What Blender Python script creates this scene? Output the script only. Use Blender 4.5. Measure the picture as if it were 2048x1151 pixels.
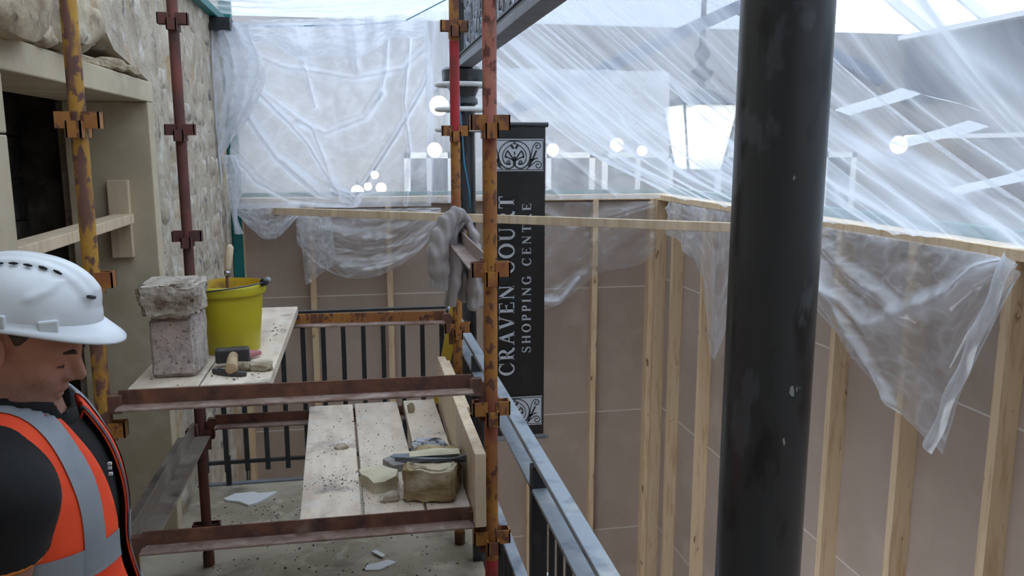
import bpy, bmesh, math, random
import numpy as np
from mathutils import Vector, Matrix, noise as mnoise

for _o in list(bpy.data.objects): bpy.data.objects.remove(_o, do_unlink=True)
scene = bpy.context.scene
COL = scene.collection
rnd = random.Random(7)
PI = math.pi

# ------------------------------------------------------------------ camera
cam_d = bpy.data.cameras.new('camera')
cam_d.sensor_fit = 'HORIZONTAL'; cam_d.sensor_width = 36.0
cam_d.lens = 36.0 * 1640 / 2048
cam_d.clip_start = 0.05; cam_d.clip_end = 200
cam = bpy.data.objects.new('camera', cam_d); COL.objects.link(cam)
cam.location = (0, 0, 0)
cam.rotation_euler = (math.radians(90 - 9.66), 0, math.radians(-10.5))
scene.camera = cam

# ------------------------------------------------------------------ sky, exposure
world = bpy.data.worlds.new('overcast_sky'); scene.world = world
world.use_nodes = True
_bg = world.node_tree.nodes['Background']
_bg.inputs[0].default_value = (0.80, 0.89, 1.0, 1)
_bg.inputs[1].default_value = 3.0
vs = scene.view_settings
vs.view_transform = 'Standard'; vs.look = 'None'; vs.gamma = 1.0; vs.use_curve_mapping = False
vs.exposure = -0.06
scene.cycles.transparent_max_bounces = 24

# ------------------------------------------------------------------ helpers
ORG = {}
FLOOR = -2.09

class MB:
    """collects geometry in world coordinates"""
    def __init__(s): s.v = []; s.f = []
    def add(s, vs_, fs_):
        n = len(s.v); s.v += [tuple(p) for p in vs_]; s.f += [tuple(i + n for i in f) for f in fs_]; return s
    def box(s, lo, hi, rot=None, c=None):
        x0, y0, z0 = lo; x1, y1, z1 = hi
        vv = [(x0,y0,z0),(x1,y0,z0),(x1,y1,z0),(x0,y1,z0),(x0,y0,z1),(x1,y0,z1),(x1,y1,z1),(x0,y1,z1)]
        if rot is not None:
            c = Vector(c) if c is not None else (Vector(lo) + Vector(hi)) / 2
            vv = [tuple(rot @ (Vector(p) - c) + c) for p in vv]
        return s.add(vv, [(0,3,2,1),(4,5,6,7),(0,1,5,4),(1,2,6,5),(2,3,7,6),(3,0,4,7)])
    def beam(s, a, b, w, h, up=(0,0,1)):
        """box from a to b with width w (sideways) and height h (along up), centred"""
        a = Vector(a); b = Vector(b); d = (b - a).normalized(); up = Vector(up)
        sd = d.cross(up).normalized(); u2 = sd.cross(d).normalized()
        vv = []
        for p in (a, b):
            for i, j in ((-1,-1),(1,-1),(1,1),(-1,1)): vv.append(p + sd*(i*w/2) + u2*(j*h/2))
        return s.add(vv, [(0,1,2,3),(7,6,5,4),(0,4,5,1),(1,5,6,2),(2,6,7,3),(3,7,4,0)])
    def tube(s, path, r, n=10, cap=True, closed=False, flat=1.0, up=(0,0,1)):
        path = [Vector(p) for p in path]; m = len(path)
        rr = r if isinstance(r, (list, tuple)) else [r]*m
        vv = []; up = Vector(up)
        for i, p in enumerate(path):
            q0 = path[(i-1) % m] if (closed or i > 0) else p
            q1 = path[(i+1) % m] if (closed or i < m-1) else p
            d = (q1 - q0); d = d.normalized() if d.length > 1e-9 else Vector((0,0,1))
            u = up if abs(d.dot(up)) < .95 else Vector((1,0,0))
            a = d.cross(u).normalized(); b = a.cross(d).normalized()
            for k in range(n):
                t = 2*PI*k/n
                vv.append(p + a*(math.cos(t)*rr[i]) + b*(math.sin(t)*rr[i]*flat))
        ff = []
        for i in range(m if closed else m-1):
            j = (i+1) % m
            for k in range(n): ff.append((i*n+k, i*n+(k+1) % n, j*n+(k+1) % n, j*n+k))
        if cap and not closed:
            ff.append(tuple(range(n-1,-1,-1))); ff.append(tuple(range((m-1)*n, m*n)))
        return s.add(vv, ff)
    def lathe(s, c, prof, n=24, cap=True):
        """prof: list of (radius, z) revolved round the vertical through c"""
        vv = []; m = len(prof)
        for r, z in prof:
            for k in range(n): vv.append((c[0]+r*math.cos(2*PI*k/n), c[1]+r*math.sin(2*PI*k/n), c[2]+z))
        ff = [(i*n+k, i*n+(k+1) % n, (i+1)*n+(k+1) % n, (i+1)*n+k) for i in range(m-1) for k in range(n)]
        if cap: ff.append(tuple(range(n-1,-1,-1))); ff.append(tuple(range((m-1)*n, m*n)))
        return s.add(vv, ff)
    def grid(s, fn, nu, nv):
        vv = [fn(i/nu, j/nv) for j in range(nv+1) for i in range(nu+1)]
        ff = [(j*(nu+1)+i, j*(nu+1)+i+1, (j+1)*(nu+1)+i+1, (j+1)*(nu+1)+i) for j in range(nv) for i in range(nu)]
        return s.add(vv, ff)
    def ball(s, c, r, n=12, m=8):
        rx, ry, rz = r if isinstance(r, (tuple, list)) else (r, r, r)
        vv = [(c[0], c[1], c[2]-rz)]
        for j in range(1, m):
            t = -PI/2 + PI*j/m
            for k in range(n): vv.append((c[0]+rx*math.cos(t)*math.cos(2*PI*k/n), c[1]+ry*math.cos(t)*math.sin(2*PI*k/n), c[2]+rz*math.sin(t)))
        vv.append((c[0], c[1], c[2]+rz)); L = len(vv)-1
        ff = [(0, 1+(k+1) % n, 1+k) for k in range(n)]
        for j in range(m-2):
            for k in range(n): ff.append((1+j*n+k, 1+j*n+(k+1) % n, 1+(j+1)*n+(k+1) % n, 1+(j+1)*n+k))
        ff += [(L, L-n+k, L-n+(k+1) % n) for k in range(n)]
        return s.add(vv, ff)
    def prism(s, poly, d):
        """poly: 3D points of a planar polygon, extruded by the vector d"""
        n = len(poly); d = Vector(d); p2 = [Vector(p)+d for p in poly]
        return s.add(list(poly)+p2, [tuple(range(n-1,-1,-1)), tuple(range(n, 2*n))] + [(i,(i+1) % n,n+(i+1) % n,n+i) for i in range(n)])
    def mesh(s, name, org=(0,0,0), smooth=False, fix=True):
        me = bpy.data.meshes.new(name)
        me.from_pydata([(p[0]-org[0], p[1]-org[1], p[2]-org[2]) for p in s.v], [], s.f)
        if fix:
            bm = bmesh.new(); bm.from_mesh(me); bmesh.ops.recalc_face_normals(bm, faces=bm.faces); bm.to_mesh(me); bm.free()
        if smooth: me.polygons.foreach_set('use_smooth', [True]*len(me.polygons))
        me.update(); return me
    def build(s, name, mat, parent=None, smooth=False, bevel=0, org=None, fix=True, auto=False):
        if parent is not None: o_ = ORG[parent.name]
        else: o_ = org if org is not None else base_of(s.v)
        me = s.mesh(name, o_, smooth or auto, fix)
        return put(name, me, mat, parent, o_, bevel, auto)

def base_of(v):
    a = np.array([tuple(p) for p in v]); lo = a.min(0); hi = a.max(0)
    return ((lo[0]+hi[0])/2, (lo[1]+hi[1])/2, lo[2])

def put(name, me, mat, parent=None, o_=(0,0,0), bevel=0, auto=False):
    ob = bpy.data.objects.new(name, me); COL.objects.link(ob)
    if mat is not None:
        me.materials.clear(); me.materials.append(mat)
    if parent is not None: ob.parent = parent
    else: ob.location = o_
    ORG[ob.name] = tuple(o_)
    if bevel:
        md = ob.modifiers.new('edge', 'BEVEL'); md.width = bevel; md.segments = 2; md.limit_method = 'ANGLE'; md.angle_limit = math.radians(40)
    if auto:
        try: me.set_sharp_from_angle(angle=math.radians(40))
        except Exception: pass
    return ob

def tag(o, label=None, cat=None, group=None, kind=None):
    if label: o['label'] = label
    if cat: o['category'] = cat
    if group: o['group'] = group
    if kind: o['kind'] = kind
    return o

def thing(name, loc, label, cat, group=None, kind=None):
    e = bpy.data.objects.new(name, None); COL.objects.link(e); e.location = loc; e.empty_display_size = .05
    ORG[e.name] = tuple(loc)
    return tag(e, label, cat, group, kind)

def R(ax, deg): return Matrix.Rotation(math.radians(deg), 3, ax)

def fbm(p, sc=1.0, oct=3):
    v = 0; a = 1; t = 0
    for i in range(oct):
        v += a*mnoise.noise(Vector(p)*sc); t += a; sc *= 2.1; a *= .5
    return v/t

# ------------------------------------------------------------------ implicit surfaces
def s_ell(P, c, r):
    x = (P[0]-c[0])/r[0]; y = (P[1]-c[1])/r[1]; z = (P[2]-c[2])/r[2]
    k0 = np.sqrt(x*x+y*y+z*z)+1e-9
    k1 = np.sqrt((x/r[0])**2+(y/r[1])**2+(z/r[2])**2)+1e-9
    return k0*(k0-1)/k1
def s_cone(P, a, b, ra, rb):
    ax, ay, az = a; bx, by, bz = b
    dx, dy, dz = bx-ax, by-ay, bz-az; L = dx*dx+dy*dy+dz*dz+1e-12
    t = np.clip(((P[0]-ax)*dx+(P[1]-ay)*dy+(P[2]-az)*dz)/L, 0, 1)
    return np.sqrt((P[0]-ax-t*dx)**2+(P[1]-ay-t*dy)**2+(P[2]-az-t*dz)**2)-(ra+(rb-ra)*t)
def smin(a, b, k):
    h = np.clip(.5+.5*(b-a)/k, 0, 1); return b+(a-b)*h-k*h*(1-h)
def smax(a, b, k): return -smin(-a, -b, k)
def nets(fn, xs, ys, zs):
    """surface nets on a rectilinear grid, returns an MB"""
    xs, ys, zs = (np.asarray(a, dtype=np.float64) for a in (xs, ys, zs))
    X, Y, Z = np.meshgrid(xs, ys, zs, indexing='ij')
    D = fn((X, Y, Z)).astype(np.float64)
    ins = D < 0
    nx, ny, nz = D.shape
    cnt = np.zeros((nx-1, ny-1, nz-1), np.int32); pos = np.zeros((nx-1, ny-1, nz-1, 3))
    def sl(dx, dy, dz): return (slice(dx, nx-1+dx), slice(dy, ny-1+dy), slice(dz, nz-1+dz))
    C = [(0,0,0),(1,0,0),(0,1,0),(1,1,0),(0,0,1),(1,0,1),(0,1,1),(1,1,1)]
    for a in range(8):
        for b in range(a+1, 8):
            df = [C[a][i] != C[b][i] for i in range(3)]
            if sum(df) != 1: continue
            sa, sb = sl(*C[a]), sl(*C[b])
            m = ins[sa] != ins[sb]
            if not m.any(): continue
            da, db = D[sa][m], D[sb][m]; t = da/(da-db)
            for k, G in enumerate((X, Y, Z)):
                ga, gb = G[sa][m], G[sb][m]; pos[..., k][m] += ga+(gb-ga)*t
            cnt[m] += 1
    act = cnt > 0
    idx = -np.ones(cnt.shape, np.int64); idx[act] = np.arange(act.sum())
    V = pos[act]/cnt[act][:, None]
    F = []
    for axis in range(3):
        s0 = [slice(1, -1)]*3; s1 = [slice(1, -1)]*3
        s0[axis] = slice(0, -1); s1[axis] = slice(1, None)
        A = ins[tuple(s0)]; B = ins[tuple(s1)]
        ii = np.argwhere(A != B)
        if len(ii) == 0: continue
        fl = A[tuple(ii.T)]
        g = ii.copy()
        for k in range(3):
            if k != axis: g[:, k] += 1
        u, w = [(1, 2), (2, 0), (0, 1)][axis]
        def cell(du, dw):
            c = g.copy(); c[:, u] -= du; c[:, w] -= dw
            return idx[c[:, 0], c[:, 1], c[:, 2]]
        q = np.stack([cell(1, 1), cell(0, 1), cell(0, 0), cell(1, 0)], 1)
        q[~fl] = q[~fl][:, ::-1]
        F.append(q[(q >= 0).all(1)])
    mb = MB(); mb.v = [tuple(p) for p in V]; mb.f = [tuple(int(i) for i in f) for f in np.concatenate(F)]
    return mb
def steps(*segs):
    """segs: (start, end, step), (start, end, step) ... joined without doubles"""
    out = []
    for a, b, st in segs:
        n = max(1, int(round((b-a)/st))); out += list(np.linspace(a, b, n, endpoint=False))
    return np.array(out+[segs[-1][1]])

# ------------------------------------------------------------------ materials
def _nt(name):
    m = bpy.data.materials.new(name); m.use_nodes = True
    nt = m.node_tree; return m, nt, nt.nodes['Principled BSDF']
def _coord(nt, stretch=(1,1,1), src='Object', rand=True):
    tc = nt.nodes.new('ShaderNodeTexCoord'); out = tc.outputs[src]
    if rand:
        oi = nt.nodes.new('ShaderNodeObjectInfo'); mu = nt.nodes.new('ShaderNodeVectorMath'); mu.operation = 'SCALE'
        cb = nt.nodes.new('ShaderNodeCombineXYZ')
        for i in range(3): nt.links.new(oi.outputs['Random'], cb.inputs[i])
        nt.links.new(cb.outputs[0], mu.inputs[0]); mu.inputs['Scale'].default_value = 17.0
        ad = nt.nodes.new('ShaderNodeVectorMath'); nt.links.new(out, ad.inputs[0]); nt.links.new(mu.outputs[0], ad.inputs[1]); out = ad.outputs[0]
    mp = nt.nodes.new('ShaderNodeMapping'); mp.inputs['Scale'].default_value = stretch
    nt.links.new(out, mp.inputs[0]); return mp.outputs[0]
def _noise(nt, vec, scale, detail=4, rough=.55, dist=0):
    n = nt.nodes.new('ShaderNodeTexNoise'); n.inputs['Scale'].default_value = scale
    n.inputs['Detail'].default_value = detail; n.inputs['Roughness'].default_value = rough; n.inputs['Distortion'].default_value = dist
    nt.links.new(vec, n.inputs['Vector']); return n.outputs['Fac']
def _range(nt, v, lo, hi, a=0., b=1.):
    n = nt.nodes.new('ShaderNodeMapRange'); n.clamp = True
    for i, x in enumerate((lo, hi, a, b)): n.inputs[i+1].default_value = x
    nt.links.new(v, n.inputs[0]); return n.outputs[0]
def srgb(r, g, b):
    f = lambda c: (c/255/12.92) if c/255 <= .04045 else ((c/255+.055)/1.055)**2.4
    return (f(r), f(g), f(b), 1)
def mat(name, col, rough=.7, metal=0, layers=(), bump=None, spec=.5, rrough=None, rand=True, coat=0, tint=0):
    """layers: (colour, scale, lo, hi, stretch); bump: (scale, strength, distance, stretch)"""
    m, nt, b = _nt(name)
    b.inputs['Roughness'].default_value = rough; b.inputs['Metallic'].default_value = metal
    b.inputs['Specular IOR Level'].default_value = spec
    if coat: b.inputs['Coat Weight'].default_value = coat; b.inputs['Coat Roughness'].default_value = .15
    cur = None
    for L in layers:
        c2, sc, lo, hi = L[:4]; st = L[4] if len(L) > 4 else (1,1,1)
        f = _range(nt, _noise(nt, _coord(nt, st, rand=rand), sc), lo, hi)
        mx = nt.nodes.new('ShaderNodeMix'); mx.data_type = 'RGBA'
        nt.links.new(f, mx.inputs['Factor'])
        if cur is None: mx.inputs['A'].default_value = col
        else: nt.links.new(cur, mx.inputs['A'])
        mx.inputs['B'].default_value = c2; cur = mx.outputs['Result']
    if tint:
        oi = nt.nodes.new('ShaderNodeObjectInfo'); hs = nt.nodes.new('ShaderNodeHueSaturation')
        nt.links.new(_range(nt, oi.outputs['Random'], 0, 1, 1-tint, 1+tint), hs.inputs['Value'])
        if cur is None: hs.inputs['Color'].default_value = col
        else: nt.links.new(cur, hs.inputs['Color'])
        cur = hs.outputs['Color']
    if cur is None: b.inputs['Base Color'].default_value = col
    else: nt.links.new(cur, b.inputs['Base Color'])
    if bump:
        sc, stg, di = bump[:3]; st = bump[3] if len(bump) > 3 else (1,1,1)
        bn = nt.nodes.new('ShaderNodeBump'); bn.inputs['Strength'].default_value = stg; bn.inputs['Distance'].default_value = di
        nt.links.new(_noise(nt, _coord(nt, st, rand=rand), sc, 5), bn.inputs['Height']); nt.links.new(bn.outputs[0], b.inputs['Normal'])
    return m
def emit(name, col, strength):
    m, nt, b = _nt(name)
    b.inputs['Base Color'].default_value = col; b.inputs['Emission Color'].default_value = col; b.inputs['Emission Strength'].default_value = strength
    return m
def plastic(name, base=.28, streak=.5, sc=(3, 26, 1), facing=.6, col=(.90,.93,1,1), gloss=.10, lo=.45, hi=.75):
    """thin polythene film: clear film plus milky scatter along its creases"""
    m, nt, b = _nt(name); nt.nodes.remove(b)
    out = nt.nodes['Material Output']; N = nt.nodes.new; L = nt.links.new
    uv = N('ShaderNodeUVMap'); mp = N('ShaderNodeMapping'); mp.inputs['Scale'].default_value = sc; L(uv.outputs[0], mp.inputs[0])
    f1 = _range(nt, _noise(nt, mp.outputs[0], 1.0, 5, .6, .6), lo, hi, 0, streak)
    mp2 = N('ShaderNodeMapping'); mp2.inputs['Scale'].default_value = (sc[0]*.6+1.5, sc[1]*.15+1.5, 1); L(uv.outputs[0], mp2.inputs[0])
    f3 = _range(nt, _noise(nt, mp2.outputs[0], 1.0, 3, .5, .3), .3, .75, -.04, .16)
    lw = N('ShaderNodeLayerWeight'); lw.inputs[0].default_value = .35
    f2 = _range(nt, lw.outputs['Facing'], .15, .95, 0, facing)
    ad = N('ShaderNodeMath'); ad.operation = 'ADD'; L(f1, ad.inputs[0]); L(f2, ad.inputs[1])
    ad3 = N('ShaderNodeMath'); ad3.operation = 'ADD'; L(ad.outputs[0], ad3.inputs[0]); L(f3, ad3.inputs[1])
    ad2 = N('ShaderNodeMath'); ad2.operation = 'ADD'; ad2.use_clamp = True; L(ad3.outputs[0], ad2.inputs[0]); ad2.inputs[1].default_value = base
    at_ = N('ShaderNodeAttribute'); at_.attribute_name = 'fold'
    ad4 = N('ShaderNodeMath'); ad4.operation = 'ADD'; L(ad2.outputs[0], ad4.inputs[0]); L(at_.outputs['Fac'], ad4.inputs[1])
    cl = N('ShaderNodeClamp'); cl.inputs[2].default_value = .95; L(ad4.outputs[0], cl.inputs[0])
    tr = N('ShaderNodeBsdfTransparent'); tl = N('ShaderNodeBsdfTranslucent'); df = N('ShaderNodeBsdfDiffuse'); gl = N('ShaderNodeBsdfGlossy')
    tl.inputs[0].default_value = col; df.inputs[0].default_value = col; gl.inputs['Roughness'].default_value = .18
    m1 = N('ShaderNodeMixShader'); m1.inputs[0].default_value = .45; L(tl.outputs[0], m1.inputs[1]); L(df.outputs[0], m1.inputs[2])
    m2 = N('ShaderNodeMixShader'); L(cl.outputs[0], m2.inputs[0]); L(tr.outputs[0], m2.inputs[1]); L(m1.outputs[0], m2.inputs[2])
    m3 = N('ShaderNodeMixShader'); m3.inputs[0].default_value = gloss; L(m2.outputs[0], m3.inputs[1]); L(gl.outputs[0], m3.inputs[2])
    L(m3.outputs[0], out.inputs[0]); return m
def glass(name, tint=(1,1,1,1), g=.08):
    m, nt, b = _nt(name); nt.nodes.remove(b); N = nt.nodes.new; L = nt.links.new
    tr = N('ShaderNodeBsdfTransparent'); tr.inputs[0].default_value = tint
    gl = N('ShaderNodeBsdfGlossy'); gl.inputs['Roughness'].default_value = .05
    mx = N('ShaderNodeMixShader'); mx.inputs[0].default_value = g; L(tr.outputs[0], mx.inputs[1]); L(gl.outputs[0], mx.inputs[2])
    L(mx.outputs[0], nt.nodes['Material Output'].inputs[0]); return m

m_rust = mat('rusty_steel', srgb(100,68,58), .8, .05, [(srgb(134,90,68), 9, .45, .7), (srgb(66,50,48), 16, .5, .75), (srgb(150,132,120), 7, .60, .8)], (40, .35, .004))
m_yel = mat('worn_yellow_paint', srgb(168,122,48), .65, .05, [(srgb(182,138,52), 6, .4, .6), (srgb(98,66,60), 30, .50, .57, (1,1,.6)), (srgb(112,78,68), 11, .53, .59, (1,1,.3))], (50, .3, .003))
m_orng = mat('worn_orange_paint', srgb(158,104,56), .65, .05, [(srgb(172,120,52), 5, .45, .6), (srgb(100,64,50), 36, .54, .60, (1,1,.6)), (srgb(112,72,54), 12, .56, .64, (1,1,.35)), (srgb(142,80,58), 4, .56, .70)], (50, .3, .003))
m_pink = mat('worn_red_oxide_paint', srgb(178,112,98), .7, 0, [(srgb(104,64,54), 34, .50, .56, (1,1,.5)), (srgb(190,132,112), 7, .56, .7)], (50, .3, .003))
m_redp = mat('bright_red_paint', srgb(176,48,56), .55, .1, [(srgb(124,60,52), 10, .52, .68, (1,1,.4))], (50, .25, .003))
m_brn = mat('dark_red_rust', srgb(104,66,60), .8, .05, [(srgb(134,78,70), 8, .5, .7, (1,1,.4)), (srgb(78,56,54), 6, .5, .7)], (50, .3, .003))
m_dust = mat('dust_coated_rust', srgb(140,118,108), .9, 0, [(srgb(112,84,74), 9, .45, .65), (srgb(168,152,142), 14, .5, .7)], (40,.3,.003))
m_wood = mat('fresh_sawn_softwood', srgb(212,192,166), .65, 0, [(srgb(194,166,132), 5, .45, .7, (6,6,.6)), (srgb(226,204,172), 3, .5, .7, (3,3,.5))], (30, .15, .002, (4,4,.4)))
m_stud = mat('pine_stud', srgb(208,182,148), .65, 0, [(srgb(188,158,122), 7, .5, .68, (5,5,.5)), (srgb(122,94,70), 5, .66, .72, (3,3,1.2))], (30, .12, .002, (4,4,.4)), tint=.08)
m_plank = mat('dusty_scaffold_board', srgb(222,206,188), .8, 0, [(srgb(194,176,158), 4, .42, .68, (3,.8,3)), (srgb(128,118,112), 6, .58, .78), (srgb(214,206,198), 9, .55, .75)], (60, .25, .003, (3,.6,3)), tint=.05)
m_plaster = mat('brown_board_paper', srgb(164,145,132), .85, 0, [(srgb(156,137,124), 1.2, .4, .65), (srgb(170,151,138), 3, .5, .7)], (120, .08, .001))
m_seam = mat('pale_joint_filler', srgb(196,188,180), .8)
m_stone = mat('limewashed_rubble', srgb(188,176,158), .92, 0, [(srgb(160,146,128), 4, .42, .66), (srgb(206,200,190), 7, .52, .66), (srgb(112,106,108), 8, .60, .70), (srgb(176,150,116), 3, .6, .72)], (16, .8, .02), tint=.10)
m_mortar = mat('lime_mortar', srgb(186,174,156), .95, 0, [(srgb(160,146,128), 4, .42, .66), (srgb(206,200,188), 7, .52, .68), (srgb(118,110,106), 9, .60, .70), (srgb(176,150,116), 2.5, .58, .7)], (16, .8, .025))
m_boulder = mat('rough_sandstone_rubble', srgb(176,162,138), .9, 0, [(srgb(136,118,96), 7, .45, .65), (srgb(206,198,184), 5, .52, .7), (srgb(90,78,68), 15, .6, .72)], (22, .7, .015), tint=.12)
m_ash = mat('new_sawn_sandstone', srgb(194,180,154), .8, 0, [(srgb(182,168,142), 3, .4, .7), (srgb(202,190,166), 7, .5, .7)], (80, .1, .002))
m_block = mat('dark_blockwork', srgb(104,98,92), .95, 0, [(srgb(58,54,52), 4, .42, .62), (srgb(124,114,104), 9, .58, .74)], (40, .5, .006), tint=.2)  # dark grey blocks with patchy tone
m_floor = mat('dusty_concrete', srgb(176,164,146), .9, 0, [(srgb(150,138,120), 2.2, .42, .62), (srgb(120,110,98), 5, .55, .72), (srgb(192,182,164), 9, .55, .75)], (60, .3, .004), rand=False)
m_dark = mat('sheltered_void', srgb(70,66,64), .9)
m_black = mat('black_gloss_paint', srgb(56,58,62), .30, 0, [(srgb(32,33,36), 7, .50, .55, (1,1,.3)), (srgb(74,78,84), 9, .58, .61, (1,1,.4))], (16, .10, .004), spec=.5)
m_iron = mat('black_painted_iron', srgb(40,42,46), .45, .1, [(srgb(62,66,72), 8, .55, .75)])
m_rail = mat('dusty_grey_steel_rail', srgb(150,158,168), .5, .3, [(srgb(110,118,128), 10, .52, .7), (srgb(178,180,182), 6, .55, .7)])
m_grey = mat('grey_painted_girder', srgb(120,122,130), .5, .1, [(srgb(96,98,106), 6, .5, .7)])
m_teal = mat('teal_painted_steel', srgb(20,112,112), .5, .1, [(srgb(16,90,94), 5, .5, .7)])
m_white = mat('white_paint', srgb(225,226,228), .5)
m_tape = plastic('white_masking_tape', .95, .05, (3,3,1), .05)
m_blue = mat('blue_cord', srgb(60,140,180), .7)
m_concrete = mat('aerated_concrete_block', srgb(184,174,168), .95, 0, [(srgb(166,154,148), 30, .45, .60), (srgb(190,168,158), 5, .55, .7), (srgb(104,94,88), 90, .60, .66)], (70, .7, .006))
m_concf = mat('broken_concrete_face', srgb(176,166,154), .95, 0, [(srgb(142,128,114), 16, .46, .60), (srgb(192,182,170), 24, .54, .7), (srgb(96,86,78), 34, .62, .70)], (36, .9, .02))
# ================================================================== the setting
def struct(name, mb, m, **k):
    o = mb.build(name, m, **k); o['kind'] = 'structure'; return o

# gallery floor, its edge, and the lower floor of the court
fl = struct('floor', MB().box((-1.6,-1.5,-2.39),(.62,5.12,FLOOR)), m_floor)
struct('trim_1', MB().box((.62,-1.5,-2.45),(.66,5.16,FLOOR+.01)).box((-1.05,5.12,-2.45),(.66,5.16,FLOOR+.01)), m_grey)
struct('floor_lower', MB().box((-1.6,-1.5,-6.5),(8,13.2,-6.3)), mat('court_paving', srgb(150,142,134), .7, 0, [(srgb(128,120,112), 2, .4, .7)]))

# left rubble wall ------------------------------------------------
XW = -1.05
def yz(poly, x0, x1, mb): return mb.prism([(x0, y, z) for y, z in poly], (x1-x0, 0, 0))
w = MB()
yz([(4.60,-6.3),(7.30,-6.3),(7.30,2.4),(4.60,2.4)], -1.5, XW, w)
yz([(-1.5,FLOOR),(2.62,FLOOR),(2.62,2.4),(-1.5,2.4)], -1.5, XW, w)
yz([(2.62,.86),(3.0,.80),(3.42,.68),(3.62,.56),(3.86,.53),(4.02,.43),(4.30,.39),(4.60,.345),(4.60,2.4),(2.62,2.4)], -1.5, XW, w)
wl = struct('wall_left', w, m_mortar)
struct('wall_cavity', MB().box((-1.5,2.62,.335),(-1.40,4.6,.9)), mat('darkened_wall_core', srgb(58,50,44), .95, 0, [(srgb(38,34,30), 8, .45, .65), (srgb(128,112,92), 12, .56, .7)], (18, .9, .03)))  # core colour darkened to give the hollow its shade

def stone_patch(w_, h_, proud, seed):
    n = 4; vv = []; r = random.Random(seed)
    ph = r.random()*9
    for j in range(n+1):
        for i in range(n+1):
            u = -1+2*i/n; v = -1+2*j/n
            k = 1-.16*(u*u)*(v*v)
            e = 1+.14*mnoise.noise(Vector((u*1.3+ph, v*1.3, ph)))
            edge = max(abs(u), abs(v)) > .99
            x = -.010 if edge else proud*(.7+.6*mnoise.noise(Vector((u*2+ph, v*2+ph, 3))))
            vv.append((x, u*k*e*w_/2, v*k*e*h_/2))
    ff = [(j*(n+1)+i, j*(n+1)+i+1, (j+1)*(n+1)+i+1, (j+1)*(n+1)+i) for j in range(n) for i in range(n)]
    me = bpy.data.meshes.new('stone'); me.from_pydata(vv, [], ff)
    me.polygons.foreach_set('use_smooth', [True]*len(me.polygons)); me.materials.append(m_stone); return me
def course(y0, y1, z0, z1, skip=None):
    z = z0
    while z < z1-.06:
        h = rnd.uniform(.13,.28); y = y0-rnd.uniform(0,.12)
        while y < y1:
            wd = rnd.uniform(.18,.46); yc, zc = y+wd/2, z+h/2+rnd.uniform(-.015,.015)
            if y+wd < y1+.05 and y > y0-.03 and not (skip and skip(yc, zc, wd, h)):
                me = stone_patch(wd-.018, h-.018, rnd.choice((.004,.005,.008,.012,.018)), rnd.random())
                o = bpy.data.objects.new('stone', me); COL.objects.link(o); o.parent = wl
                o.location = Vector((XW, yc, zc))-Vector(ORG[wl.name])
                o.rotation_euler.x = rnd.uniform(-.06,.06)
            y += wd
        z += h
course(4.64, 7.12, FLOOR, 1.25)
def sk(y, z, wd, h):
    pts = [(2.62,.86),(3.0,.80),(3.42,.68),(3.62,.56),(3.86,.53),(4.02,.43),(4.30,.39),(4.60,.345)]
    for (a, b), (c, d) in zip(pts, pts[1:]):
        if y+wd/2 > a and y-wd/2 < c and z-h/2 < max(b, d)-.005: return True
    return False
course(3.0, 4.62, .36, 1.05, sk)

# sawn sandstone door surround
struct('trim_2', MB().box((-1.44,2.50,.232),(-1.035,4.615,.335)), m_ash, bevel=.006)['label'] = 'pale new sandstone lintel'
jb = struct('trim_3', MB().box((-1.44,4.50,FLOOR),(-1.036,4.61,.231)), m_ash, bevel=.005)
jb['label'] = 'pale new sandstone jamb'
for a, b in ((FLOOR,.04),(.045,.231)): struct('trim_4', MB().box((-1.44,2.60,a),(-1.036,2.745,b)), m_ash, bevel=.005)
# dark recess behind the opening: block wall
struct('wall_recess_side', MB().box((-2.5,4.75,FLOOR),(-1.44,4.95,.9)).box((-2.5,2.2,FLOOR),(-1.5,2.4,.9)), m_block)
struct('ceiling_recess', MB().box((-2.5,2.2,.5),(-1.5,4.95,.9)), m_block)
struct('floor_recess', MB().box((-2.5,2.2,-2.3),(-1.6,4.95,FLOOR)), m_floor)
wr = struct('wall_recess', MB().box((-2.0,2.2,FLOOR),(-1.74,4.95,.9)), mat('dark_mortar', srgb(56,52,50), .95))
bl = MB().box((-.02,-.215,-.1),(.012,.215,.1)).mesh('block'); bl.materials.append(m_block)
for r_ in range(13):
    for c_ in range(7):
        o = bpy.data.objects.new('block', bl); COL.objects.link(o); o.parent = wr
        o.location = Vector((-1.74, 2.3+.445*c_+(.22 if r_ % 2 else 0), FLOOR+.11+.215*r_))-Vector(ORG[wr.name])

# rear wall, and a nearer wall added to block skylight from behind
struct('wall_light_blocker', MB().box((-1.5,-.95,FLOOR),(.70,-.75,2.3)), m_mortar)
struct('wall_rear', MB().box((-1.5,-1.8,-6.3),(8,-1.5,2.3)), m_mortar)

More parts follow.
